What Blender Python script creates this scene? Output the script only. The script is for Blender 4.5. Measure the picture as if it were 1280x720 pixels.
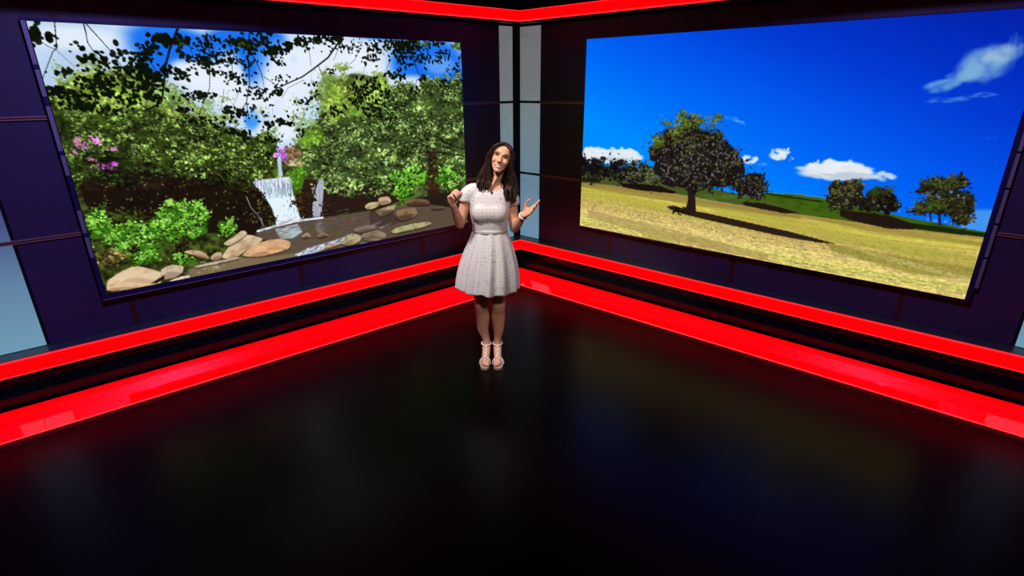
import bpy, bmesh, math, random
import numpy as np
from mathutils import Vector, Matrix

for o in list(bpy.data.objects): bpy.data.objects.remove(o)
SC = bpy.context.scene
COL = SC.collection

# ------------------------------------------------------------------ camera
F_PX, PCX, PCY, CAM_H = 674.0, 640.0, 360.0, 2.1          # image taken as 1280 x 720
ROT = np.array([[0.999968813, -0.00789768807, 0.0],
                [-0.00278790418, -0.352991559, 0.935622353],
                [-0.00738925349, -0.935593173, -0.353002569]])   # camera (x right, y down, z forward) -> world
cam_data = bpy.data.cameras.new('camera')
cam_data.sensor_width = 36.0
cam_data.lens = F_PX / 1280.0 * 36.0
cam_data.clip_start = 0.05
cam = bpy.data.objects.new('camera', cam_data)
COL.objects.link(cam)
M = Matrix.Identity(4)
for i in range(3):
    M[i][0] = ROT[i, 0]; M[i][1] = -ROT[i, 1]; M[i][2] = -ROT[i, 2]
M[2][3] = CAM_H
cam.matrix_world = M
SC.camera = cam

# ------------------------------------------------------------------ world, lights, exposure
w = bpy.data.worlds.new('studio_dark'); SC.world = w
w.use_nodes = True
w.node_tree.nodes['Background'].inputs[0].default_value = (0.02, 0.016, 0.03, 1)
w.node_tree.nodes['Background'].inputs[1].default_value = 0.08
SC.view_settings.view_transform = 'Standard'
SC.view_settings.look = 'None'
SC.view_settings.exposure = 0.0
SC.view_settings.gamma = 1.0
SC.view_settings.use_curve_mapping = False

def spot(name, loc, target, power, angle, color=(1, 1, 1), size=0.25, blend=0.6):
    l = bpy.data.lights.new(name, 'SPOT')
    l.energy = power; l.spot_size = math.radians(angle); l.spot_blend = blend
    l.color = color; l.shadow_soft_size = size
    o = bpy.data.objects.new(name, l); COL.objects.link(o)
    o.location = loc
    o.rotation_euler = (Vector(target) - Vector(loc)).to_track_quat('-Z', 'Y').to_euler()
    return o
spot('key_spotlight', (-1.25, 2.35, 4.45), (-0.12, 3.95, 1.35), 660, 32, (1.0, 0.92, 0.84), 0.16)
spot('fill_spotlight', (0.7, 0.5, 3.7), (-0.15, 3.95, 0.85), 265, 28, (1.0, 0.90, 0.80), 0.2)
spot('back_spotlight', (-0.9, 5.0, 4.35), (-0.15, 3.95, 1.3), 90, 26, (1.0, 0.95, 0.92), 0.12)
spot('added_wall_wash', (-0.3, 1.6, 4.4), (-2.8, 3.9, 0.45), 900, 62, (0.32, 0.28, 1.0), 0.3, 0.9)  # unseen lamp added to tint the left wall, like the screen's blue light
spot('added_wall_wash', (0.2, 1.6, 4.4), (2.8, 3.8, 0.45), 560, 62, (0.50, 0.34, 1.0), 0.3, 0.9)  # unseen lamp added to lift the dark right wall

# ------------------------------------------------------------------ helpers
def link(name, me, material=None, parent=None, label=None, cat=None, group=None, kind=None):
    o = bpy.data.objects.new(name, me); COL.objects.link(o)
    if material is not None and me is not None: me.materials.append(material)
    if parent is not None: o.parent = parent
    tag(o, label, cat, group, kind)
    return o
def tag(o, label=None, cat=None, group=None, kind=None):
    if label: o['label'] = label
    if cat: o['category'] = cat
    if group: o['group'] = group
    if kind: o['kind'] = kind
    return o
def empty(name, loc, label=None, cat=None, group=None, kind=None):
    o = bpy.data.objects.new(name, None); COL.objects.link(o); o.location = loc
    o.empty_display_size = 0.1
    return tag(o, label, cat, group, kind)
def mesh(name, verts, faces, smooth=False, recalc=True):
    me = bpy.data.meshes.new(name)
    me.from_pydata([tuple(map(float, v)) for v in verts], [], faces)
    if recalc:
        bm = bmesh.new(); bm.from_mesh(me)
        bmesh.ops.recalc_face_normals(bm, faces=bm.faces[:]); bm.to_mesh(me); bm.free()
    if smooth: me.polygons.foreach_set('use_smooth', [True] * len(me.polygons))
    me.update()
    return me
BOXF = [(0, 1, 3, 2), (4, 6, 7, 5), (0, 4, 5, 1), (2, 3, 7, 6), (0, 2, 6, 4), (1, 5, 7, 3)]

def mat(name, base=(0.5, 0.5, 0.5), rough=0.5, metal=0.0, spec=0.5, emit=None, strength=1.0, noise=None, coat=0.0):
    m = bpy.data.materials.new(name); m.use_nodes = True
    nt = m.node_tree; b = nt.nodes['Principled BSDF']
    b.inputs['Base Color'].default_value = (*base, 1)
    b.inputs['Roughness'].default_value = rough
    b.inputs['Metallic'].default_value = metal
    b.inputs['Specular IOR Level'].default_value = spec
    b.inputs['Coat Weight'].default_value = coat
    if emit:
        b.inputs['Emission Color'].default_value = (*emit, 1)
        b.inputs['Emission Strength'].default_value = strength
    if noise:
        sc, lo, hi = noise
        tc = nt.nodes.new('ShaderNodeTexCoord'); n = nt.nodes.new('ShaderNodeTexNoise')
        n.inputs['Scale'].default_value = sc; n.inputs['Detail'].default_value = 6
        nt.links.new(tc.outputs['Object'], n.inputs['Vector'])
        r = nt.nodes.new('ShaderNodeValToRGB')
        r.color_ramp.elements[0].position = 0.3; r.color_ramp.elements[1].position = 0.7
        r.color_ramp.elements[0].color = (*[c * lo for c in base], 1)
        r.color_ramp.elements[1].color = (*[c * hi for c in base], 1)
        nt.links.new(n.outputs['Fac'], r.inputs['Fac']); nt.links.new(r.outputs['Color'], b.inputs['Base Color'])
    return m
def lin(c):
    c = np.asarray(c, float) / 255.0
    return np.where(c <= 0.04045, c / 12.92, ((c + 0.055) / 1.055) ** 2.4)
def lint(r, g, b): return tuple(float(x) for x in lin((r, g, b)))

# ------------------------------------------------------------------ the two walls of the set
# side 'L' carries the waterfall screen, side 'R' the field screen.
# s runs along the wall from the corner, d is the distance from the camera's axis to the plane, z is height.
NV = {'L': np.array([-0.64652567, 0.76289223]), 'R': np.array([0.67100076, 0.74145666])}
DV = {'L': np.array([-0.76289223, -0.64652567]), 'R': np.array([0.74145666, -0.67100076])}
W = 4.78
def corner_t(side, d):
    c = np.linalg.solve(np.stack([NV['L'], NV['R']]), [d, d])
    return float(c @ DV[side])
TC = {k: corner_t(k, W) for k in 'LR'}
MITRE = 0.0
def wp(side, s, d, z):
    t = corner_t(side, d) + MITRE if s is None else TC[side] + s      # s None: mitred into the corner
    p = d * NV[side] + t * DV[side]
    return (p[0], p[1], z)
def wbox(side, s0, s1, d0, d1, z0, z1):
    return [wp(side, s, d, z) for s in (s0, s1) for d in (d0, d1) for z in (z0, z1)]
def wall_mesh(name, boxes):
    v, f = [], []
    for b in boxes:
        k = len(v); v += wbox(*b) if not isinstance(b, list) else b
        f += [tuple(i + k for i in q) for q in BOXF]
    return mesh(name, v, f)
def ray(px, py):
    r = ROT @ np.array([px - PCX, py - PCY, F_PX]); return r / np.linalg.norm(r)
def on_wall(side, px, py, d):
    r = ray(px, py); n = NV[side]; k = d / (r[:2] @ n); p = k * r
    return float(p[:2] @ DV[side]) - TC[side], CAM_H + p[2]

MAT = {}
MAT['floor'] = mat('gloss_black_floor', (0.0016, 0.0014, 0.0018), 0.28, 0, 0.115, noise=(0.8, 0.8, 1.2))
MAT['panel'] = mat('dark_aubergine_panel', (0.036, 0.020, 0.050), 0.42, 0, 0.4, noise=(2.5, 0.85, 1.15))
MAT['backing'] = mat('matt_black', (0.006, 0.005, 0.006), 0.8, 0, 0.2)
MAT['black_gloss'] = mat('black_gloss', (0.004, 0.004, 0.005), 0.18, 0, 0.4)
MAT['copper'] = mat('brushed_copper_trim', (0.42, 0.20, 0.15), 0.38, 0.6, 0.5)
MAT['brown'] = mat('brown_seam_band', (0.045, 0.014, 0.010), 0.3, 0, 0.5)
MAT['ledge'] = mat('dark_grey_ledge', (0.03, 0.035, 0.038), 0.3, 0, 0.5)
MAT['bezel'] = mat('navy_gloss_bezel', (0.02, 0.018, 0.07), 0.3, 0.3, 0.5)
MAT['clip'] = mat('satin_aluminium', (0.20, 0.18, 0.22), 0.45, 0.4, 0.5)
MAT['red_gloss'] = mat('red_lit_acrylic', (0.25, 0.0, 0.0), 0.06, 0, 0.9, emit=(1.0, 0.0, 0.0028), strength=1.02)
MAT['red_dark'] = mat('red_lit_acrylic_back', (0.2, 0.0, 0.0), 0.2, 0, 0.5, emit=(1.0, 0.0, 0.002), strength=0.9)
MAT['red_edge'] = mat('red_acrylic_edge', (0.4, 0.05, 0.05), 0.3, 0, 0.5, emit=(1.0, 0.05, 0.06), strength=1.2)
MAT['red_rim'] = mat('red_diffuser_rim', (0.4, 0.02, 0.02), 0.3, 0, 0.4, emit=(1.0, 0.018, 0.02), strength=1.3)
MAT['red_led'] = mat('red_led_diffuser', (0.2, 0.0, 0.0), 0.35, 0, 0.3, emit=(1.0, 0.0, 0.0012), strength=1.35)

# column glow: a frosted box lit from its foot, grey at the head and blue at the foot, with a soft arch line painted as shade into the glow of each corner pane
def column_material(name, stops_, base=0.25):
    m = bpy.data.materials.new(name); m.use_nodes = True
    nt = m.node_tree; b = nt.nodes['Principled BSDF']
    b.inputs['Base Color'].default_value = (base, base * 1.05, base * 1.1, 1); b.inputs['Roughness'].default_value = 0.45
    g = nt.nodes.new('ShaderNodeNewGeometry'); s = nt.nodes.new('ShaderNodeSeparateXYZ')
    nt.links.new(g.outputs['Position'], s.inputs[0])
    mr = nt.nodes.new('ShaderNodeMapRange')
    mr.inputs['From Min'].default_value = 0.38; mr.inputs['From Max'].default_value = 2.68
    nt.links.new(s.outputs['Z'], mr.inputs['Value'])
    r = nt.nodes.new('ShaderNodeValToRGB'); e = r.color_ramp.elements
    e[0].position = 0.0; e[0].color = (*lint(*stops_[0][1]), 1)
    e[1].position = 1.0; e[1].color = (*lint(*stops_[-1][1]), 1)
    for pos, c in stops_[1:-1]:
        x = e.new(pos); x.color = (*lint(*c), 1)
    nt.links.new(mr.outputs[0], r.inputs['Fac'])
    at = nt.nodes.new('ShaderNodeAttribute'); at.attribute_name = 'arch_shade'
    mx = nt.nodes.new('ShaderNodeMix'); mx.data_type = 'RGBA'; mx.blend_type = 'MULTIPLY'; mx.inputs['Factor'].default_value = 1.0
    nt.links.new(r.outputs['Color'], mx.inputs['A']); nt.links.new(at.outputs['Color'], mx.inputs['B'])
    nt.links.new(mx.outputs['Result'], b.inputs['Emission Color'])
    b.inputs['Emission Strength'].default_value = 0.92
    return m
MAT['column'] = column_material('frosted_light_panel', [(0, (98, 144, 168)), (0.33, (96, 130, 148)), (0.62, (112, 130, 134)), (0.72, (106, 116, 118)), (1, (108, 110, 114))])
MAT['column_blue'] = column_material('frosted_blue_light_panel', [(0, (112, 158, 182)), (0.20, (96, 134, 164)), (0.38, (66, 80, 124)), (0.6, (60, 70, 112)), (1, (70, 70, 90))], 0.04)  # upper darkening is view-angle falloff painted into the glow colours

# floor and ceiling
floor = link('floor', mesh('floor', [(x, y, z) for x in (-7, 7) for y in (-3, 7.5) for z in (-0.1, 0)], BOXF), MAT['floor'], kind='structure')
ceil = link('ceiling', mesh('ceiling', [(x, y, z) for x in (-7, 7) for y in (-3, 7.5) for z in (4.7, 4.8)], BOXF), MAT['backing'], kind='structure')

ZG = [0.388, 1.142, 1.920, 2.690]                       # heights of the horizontal seams
SG = {'L': [0.285, 1.355, 2.645, 3.930, 4.470, 4.80, 6.10], 'R': [0.290, 1.255, 2.555, 3.835, 4.512, 4.84, 6.10]}
WNAME = {'L': 'wall_left', 'R': 'wall_right'}
for side in 'LR':
    wall = link(WNAME[side], wall_mesh(WNAME[side], [(side, None, 6.4, W + 0.022, W + 0.16, 0.0, 4.7)]), MAT['backing'], kind='structure')
    sg = SG[side]
    for i in range(len(sg) - 1):
        if i == 4: continue                              # the far light column stands here
        for j in range(3):
            g = 0.010
            link('panel', wall_mesh('panel', [(side, sg[i] + g, sg[i + 1] - g, W, W + 0.022, ZG[j] + (g if j else 0), ZG[j + 1] - g)]), MAT['panel'], wall)
    for z in ZG[1:3]:                                     # twin copper beads along the horizontal seams
        link('seam_strip', wall_mesh('seam_strip', [(side, sg[0] + 0.0, 6.1, W - 0.012, W + 0.022, z - 0.0125, z - 0.0035),
                                                    (side, sg[0] + 0.0, 6.1, W - 0.012, W + 0.022, z + 0.0035, z + 0.0125)]), MAT['copper'], wall)
    for k in (1, 2, 3):
        for j in range(3):
            link('seam_band', wall_mesh('seam_band', [(side, sg[k] - 0.019, sg[k] + 0.019, W - 0.003, W + 0.022, ZG[j] + 0.013 * (j > 0), ZG[j + 1] - 0.013)]), MAT['brown'], wall)

# plinth, ledge, corner post
n = 0
for side in 'LR':
    n += 1
    link('trim_%d' % n, wall_mesh('ledge', [(side, None, 6.4, 4.650, W + 0.022, 0.355, 0.386)]), MAT['ledge'], kind='structure')
    n += 1
    link('trim_%d' % n, wall_mesh('riser', [(side, None, 6.4, 4.690, W + 0.022, 0.0, 0.355), (side, None, 6.4, 4.585, 4.690, 0.0, 0.150)]), MAT['black_gloss'], kind='structure')
link('trim_%d' % (n + 1), wall_mesh('corner_post', [('L', None, 0.097, W - 0.002, W + 0.020, 0.388, 2.69)]), MAT['backing'], kind='structure')

# ------------------------------------------------------------------ red light strips
SIDE_TXT = {'L': 'the waterfall screen', 'R': 'the field screen'}
JOINTS = {'L': [on_wall('L', 500, 385, 4.3)[0], on_wall('L', 305, 450, 4.3)[0], on_wall('L', 56, 530, 4.3)[0]],
          'R': [on_wall('R', 895, 424, 4.3)[0], on_wall('R', 1000, 448, 4.3)[0]]}
def slope_box(side, s0, s1, d0, d1, z0, z1, th):
    """a plate sloping up from (d0,z0) to (d1,z1), th thick; s None mitres that end"""
    v = []
    for s in (s0, s1):
        for d, z in ((d0, z0), (d1, z1)):
            v += [wp(side, s, d, z - th), wp(side, s, d, z)]
    return v
MITRE = 0.001
D0, Z0, D1, Z1 = 4.232, 0.014, 4.530, 0.080
for side in 'LR':
    root = empty('light_strip', wp(side, 2.3, 4.4, 0.0), 'wide sloping red light strip on the floor below ' + SIDE_TXT[side], 'light strip', 'red floor light strips')
    bpy.context.view_layer.update(); inv = root.matrix_world.inverted()
    def child(name, vv, ff, m, par=root, loc=None):
        me = mesh(name, vv, ff); me.transform(Matrix.Translation(-Vector(par.location)))
        return link(name, me, m, par)
    cuts = [None] + JOINTS[side] + [6.3]
    for a, b in zip(cuts[:-1], cuts[1:]):
        a2 = a if a is None else a + 0.0015; b2 = b - 0.0015
        dm = D0 + (D1 - D0) * 0.80; zm = Z0 + (Z1 - Z0) * 0.80
        child('acrylic_panel', slope_box(side, a2, b2, D0 + 0.0085, dm, Z0, zm, 0.012), BOXF, MAT['red_gloss'])
        child('back_panel', slope_box(side, a2, b2, dm + 0.002, D1, zm + 0.003, Z1 + 0.004, 0.012), BOXF, MAT['red_dark'])
    child('edge_strip', slope_box(side, None, 6.3, D0, D0 + 0.008, Z0 + 0.001, Z0 + 0.001, 0.003), BOXF, MAT['red_edge'])
    child('base', [wp(side, s, d, z) for s in (None, 6.3) for d, z in ((D0 + 0.001, 0.0), (D0 + 0.001, Z0 - 0.0125), (D1, 0.0), (D1, Z1 - 0.0125))], BOXF, MAT['backing'])
    root2 = empty('light_strip', wp(side, 2.3, 4.645, 0.27), 'narrow red light strip along the ledge edge below ' + SIDE_TXT[side], 'light strip', 'red ledge light strips')
    def child2(name, box, m, par):
        me = wall_mesh(name, [box]); me.transform(Matrix.Translation(-Vector(par.location)))
        return link(name, me, m, par)
    child2('diffuser', (side, None, 6.4, 4.632, 4.649, 0.281, 0.374), MAT['red_led'], root2)
    child2('edge_strip', (side, None, 6.4, 4.630, 4.649, 0.272, 0.280), MAT['red_rim'], root2)
    child2('edge_strip', (side, None, 6.4, 4.630, 4.649, 0.375, 0.382), MAT['red_rim'], root2)
    root3 = empty('light_strip', wp(side, 2.3, 4.52, 2.69), 'red light strip under the dark ceiling above ' + SIDE_TXT[side], 'light strip', 'red cornice light strips')
    child2('diffuser', (side, None, 6.4, 4.500, 4.540, 2.701, 2.781), MAT['red_led'], root3)
    child2('edge_strip', (side, None, 6.4, 4.498, 4.540, 2.692, 2.700), MAT['red_rim'], root3)
    child2('edge_strip', (side, None, 6.4, 4.498, 4.540, 2.782, 2.788), MAT['red_rim'], root3)
    child2('housing', (side, None, 6.4, 4.541, W + 0.018, 2.692, 2.800), MAT['backing'], root3)
    child2('soffit_trim', (side, None, 6.4, 4.60, 4.64, 2.684, 2.691), MAT['brown'], root3)

# ------------------------------------------------------------------ frosted light columns
def pane(side, s0, s1, z0, z1, arch_shade):
    nx, nz = 8, 40
    v, f, c = [], [], []
    for k, d in enumerate((W + 0.003, W + 0.017)):
        for i in range(nx + 1):
            for j in range(nz + 1):
                s = s0 + (s1 - s0) * i / nx; z = z0 + (z1 - z0) * j / nz
                v.append(wp(side, s, d, z))
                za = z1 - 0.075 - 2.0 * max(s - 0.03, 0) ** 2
                c.append(1.0 - (0.16 * math.exp(-((z - za) / 0.016) ** 2) if arch_shade else 0))
    st = nz + 1; N = (nx + 1) * st
    for i in range(nx):
        for j in range(nz):
            a = i * st + j
            f.append((a, a + 1, a + st + 1, a + st)); f.append((N + a, N + a + st, N + a + st + 1, N + a + 1))
    for j in range(nz):
        f.append((j, N + j, N + j + 1, j + 1)); a = nx * st + j; f.append((a, a + 1, N + a + 1, N + a))
    for i in range(nx):
        a = i * st; f.append((a, a + st, N + a + st, N + a)); a = i * st + nz; f.append((a, N + a, N + a + st, a + st))
    me = mesh('pane', v, f)
    at = me.color_attributes.new('arch_shade', 'FLOAT_COLOR', 'POINT')
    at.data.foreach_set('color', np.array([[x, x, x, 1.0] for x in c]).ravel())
    return me
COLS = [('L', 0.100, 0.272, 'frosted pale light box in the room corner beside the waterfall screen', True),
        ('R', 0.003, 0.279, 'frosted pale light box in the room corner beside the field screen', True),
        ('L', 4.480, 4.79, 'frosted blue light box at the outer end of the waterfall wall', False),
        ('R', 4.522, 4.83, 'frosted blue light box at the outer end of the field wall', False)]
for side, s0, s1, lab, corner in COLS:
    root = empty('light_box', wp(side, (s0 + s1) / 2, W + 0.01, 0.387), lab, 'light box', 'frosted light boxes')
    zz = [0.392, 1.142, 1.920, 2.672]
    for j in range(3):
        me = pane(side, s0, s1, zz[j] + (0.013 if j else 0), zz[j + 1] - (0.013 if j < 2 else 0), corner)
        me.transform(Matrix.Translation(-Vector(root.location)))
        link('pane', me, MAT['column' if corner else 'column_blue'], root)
    if corner:
        for z in zz[1:3]:
            me = wall_mesh('crossbar', [(side, s0, s1 + 0.012, W - 0.004, W + 0.021, z - 0.012, z + 0.012)])
            me.transform(Matrix.Translation(-Vector(root.location)))
            link('crossbar', me, MAT['black_gloss'], root)

# ------------------------------------------------------------------ the two video screens
# Each screen shows a picture that is painted here in the screen's own picture grid (one colour per grid point).
# Control points are written as photo pixels and turned into picture coordinates through the screen's plane.
DS = 4.72
SCR = {'L': (corner_t('L', DS) - TC['L'] + 0.768, corner_t('L', DS) - TC['L'] + 4.017, 0.690, 2.487),
       'R': (corner_t('R', DS) - TC['R'] + 0.860, corner_t('R', DS) - TC['R'] + 4.137, 0.668, 2.503)}
GW, GH = 800, 444

class Picture:
    def __init__(self, side, seed):
        self.side = side; self.rng = np.random.default_rng(seed)
        self.a = np.zeros((GH, GW, 3))
        self.vv, self.uu = np.mgrid[0:GH, 0:GW].astype(float)
    def P(self, x, y):
        s, z = on_wall(self.side, x, y, DS)
        s0, s1, z0, z1 = SCR[self.side]
        u = (s - s0) / (s1 - s0)
        if self.side == 'L': u = 1 - u
        return u * (GW - 1), (z1 - z) / (z1 - z0) * (GH - 1)
    def K(self, x, y):
        p = self.P(x, y); q = self.P(x, y + 2); r = self.P(x + 2, y)
        return math.hypot(r[0] - p[0], r[1] - p[1]) / 2, math.hypot(q[0] - p[0], q[1] - p[1]) / 2
    def blob(self, x, y, rx, ry, col, alpha=1.0, ang=0.0, soft=0.35):
        u, v = self.P(x, y); kx, ky = self.K(x, y)
        self.cblob(u, v, rx * kx, ry * ky, col, alpha, ang, soft)
    def cblob(self, u, v, rx, ry, col, alpha=1.0, ang=0.0, soft=0.35):
        R = max(rx, ry) * (1 + soft) + 1
        u0, u1 = max(0, int(u - R)), min(GW, int(u + R) + 2); v0, v1 = max(0, int(v - R)), min(GH, int(v + R) + 2)
        if u0 >= u1 or v0 >= v1: return
        du = self.uu[v0:v1, u0:u1] - u; dv = self.vv[v0:v1, u0:u1] - v
        c, s = math.cos(ang), math.sin(ang)
        e = np.sqrt(((du * c + dv * s) / max(rx, .4)) ** 2 + ((dv * c - du * s) / max(ry, .4)) ** 2)
        w_ = max(soft, 0.5 / max(min(rx, ry), 0.5))
        m = np.clip((1 + w_ / 2 - e) / w_, 0, 1); m = (m * m * (3 - 2 * m) * alpha)[..., None]
        self.a[v0:v1, u0:u1] = self.a[v0:v1, u0:u1] * (1 - m) + np.array(col, float) * m
    def polymask(self, pts, feather=0.0):
        q = [self.P(*p) for p in pts]
        m = np.zeros((GH, GW), bool); n_ = len(q)
        for i in range(n_):
            (x0, y0), (x1, y1) = q[i], q[(i + 1) % n_]
            if y0 == y1: continue
            cond = (self.vv > min(y0, y1)) & (self.vv <= max(y0, y1))
            xi = x0 + (self.vv - y0) * (x1 - x0) / (y1 - y0)
            m ^= cond & (self.uu < xi)
        m = m.astype(float)
        for _ in range(int(feather)):
            p = np.pad(m, 1, mode='edge'); m = (p[:-2, 1:-1] + p[2:, 1:-1] + p[1:-1, :-2] + p[1:-1, 2:] + p[1:-1, 1:-1]) / 5
        return m
    def put(self, m, col, alpha=1.0):
        m = (m * alpha)[..., None]; self.a = self.a * (1 - m) + np.asarray(col, float) * m
    def poly(self, pts, col, alpha=1.0, feather=1): self.put(self.polymask(pts, feather), col, alpha)
    def line(self, pts, wd, col, alpha=1.0, taper=1.0):
        L_ = [self.P(*p) for p in pts]; k = np.mean(self.K(*pts[0]))
        n_ = len(L_) - 1
        for i in range(n_):
            (x0, y0), (x1, y1) = L_[i], L_[i + 1]
            st = max(2, int(math.hypot(x1 - x0, y1 - y0) / 1.0))
            for j in range(st):
                t = j / st; g = (i + t) / n_; r = wd * k / 2 * (1 - g * (1 - taper))
                self.cblob(x0 + (x1 - x0) * t, y0 + (y1 - y0) * t, r, r, col, alpha, 0, 0.6)
    def noise(self, nx, ny, octaves=1):
        out = np.zeros((GH, GW)); amp = 1.0; tot = 0
        for o in range(octaves):
            g = self.rng.random((int(ny) + 2, int(nx) + 2))
            x = np.linspace(0, int(nx), GW); y = np.linspace(0, int(ny), GH)
            xi = np.minimum(x.astype(int), int(nx)); yi = np.minimum(y.astype(int), int(ny))
            fx = x - xi; fy = (y - yi)[:, None]; fx = fx * fx * (3 - 2 * fx); fy = fy * fy * (3 - 2 * fy)
            A = g[yi][:, xi]; B = g[yi][:, xi + 1]; C = g[yi + 1][:, xi]; D = g[yi + 1][:, xi + 1]
            out += amp * ((A * (1 - fx) + B * fx) * (1 - fy) + (C * (1 - fx) + D * fx) * fy); tot += amp
            amp *= 0.55; nx *= 2; ny *= 2
        return out / tot
    def foliage(self, cx, cy, rx, ry, n_, size, pal, base=None, alpha=0.9, light=True, balpha=0.85, edge=1.0, gaps=0.22):
        """a crown made of clumps of leaf dabs: dark below and inside, light on the upper left of every clump, ragged at its edge"""
        rg = self.rng
        if base is not None:
            for _ in range(18):
                a_, r_ = rg.random() * 6.283, math.sqrt(rg.random()) * 0.66
                self.blob(cx + math.cos(a_) * rx * r_, cy + math.sin(a_) * ry * r_, rx * 0.30, ry * 0.30, base, balpha, 0, 0.7)
        nc = max(3, int(n_ / 26)); cr = 1.25 * math.sqrt(rx * ry / nc) + 0.6
        order = sorted([(math.sqrt(rg.random()) * edge, rg.random() * 6.283) for _ in range(nc)], key=lambda q: -q[0])
        np_ = len(pal)
        for r_, a_ in order:
            x0 = cx + math.cos(a_) * rx * r_; y0 = cy + math.sin(a_) * ry * r_
            tone = rg.normal() * 0.9 - 0.5 * math.sin(a_) * r_
            m_ = int(26 * (0.6 + 0.8 * rg.random()))
            for i in range(m_):
                b_ = rg.random() * 6.283; q_ = abs(rg.normal()) * 0.55
                dx = math.cos(b_) * q_; dy = math.sin(b_) * q_
                lit = (i / m_) * 0.55 - 0.40 * dy - 0.14 * dx + 0.26
                k = lit * np_ + tone + rg.normal() * 0.7
                if rg.random() < gaps: k = rg.random() * 1.4
                k = min(np_ - 1, max(0, int(k)))
                s_ = size * (0.55 + 0.75 * rg.random())
                self.blob(x0 + dx * cr * 1.25, y0 + dy * cr, s_ * 1.25, s_ * 0.72, np.array(pal[k]) * (0.82 + 0.36 * rg.random()), alpha, rg.normal() * 0.7, 0.5)
    def leaves(self, cx, cy, rx, ry, n_, size, col=(12, 18, 6)):
        rg = self.rng
        for _ in range(n_):
            x = cx + rg.normal() * rx * 0.55; y = cy + rg.normal() * ry * 0.55
            s_ = size * (0.6 + 0.7 * rg.random())
            c = np.array(col) * (0.6 + 0.9 * rg.random())
            self.blob(x, y, s_ * 1.15, s_ * 0.75, c, 0.95, rg.random() * 3.14, 0.3)

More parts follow.
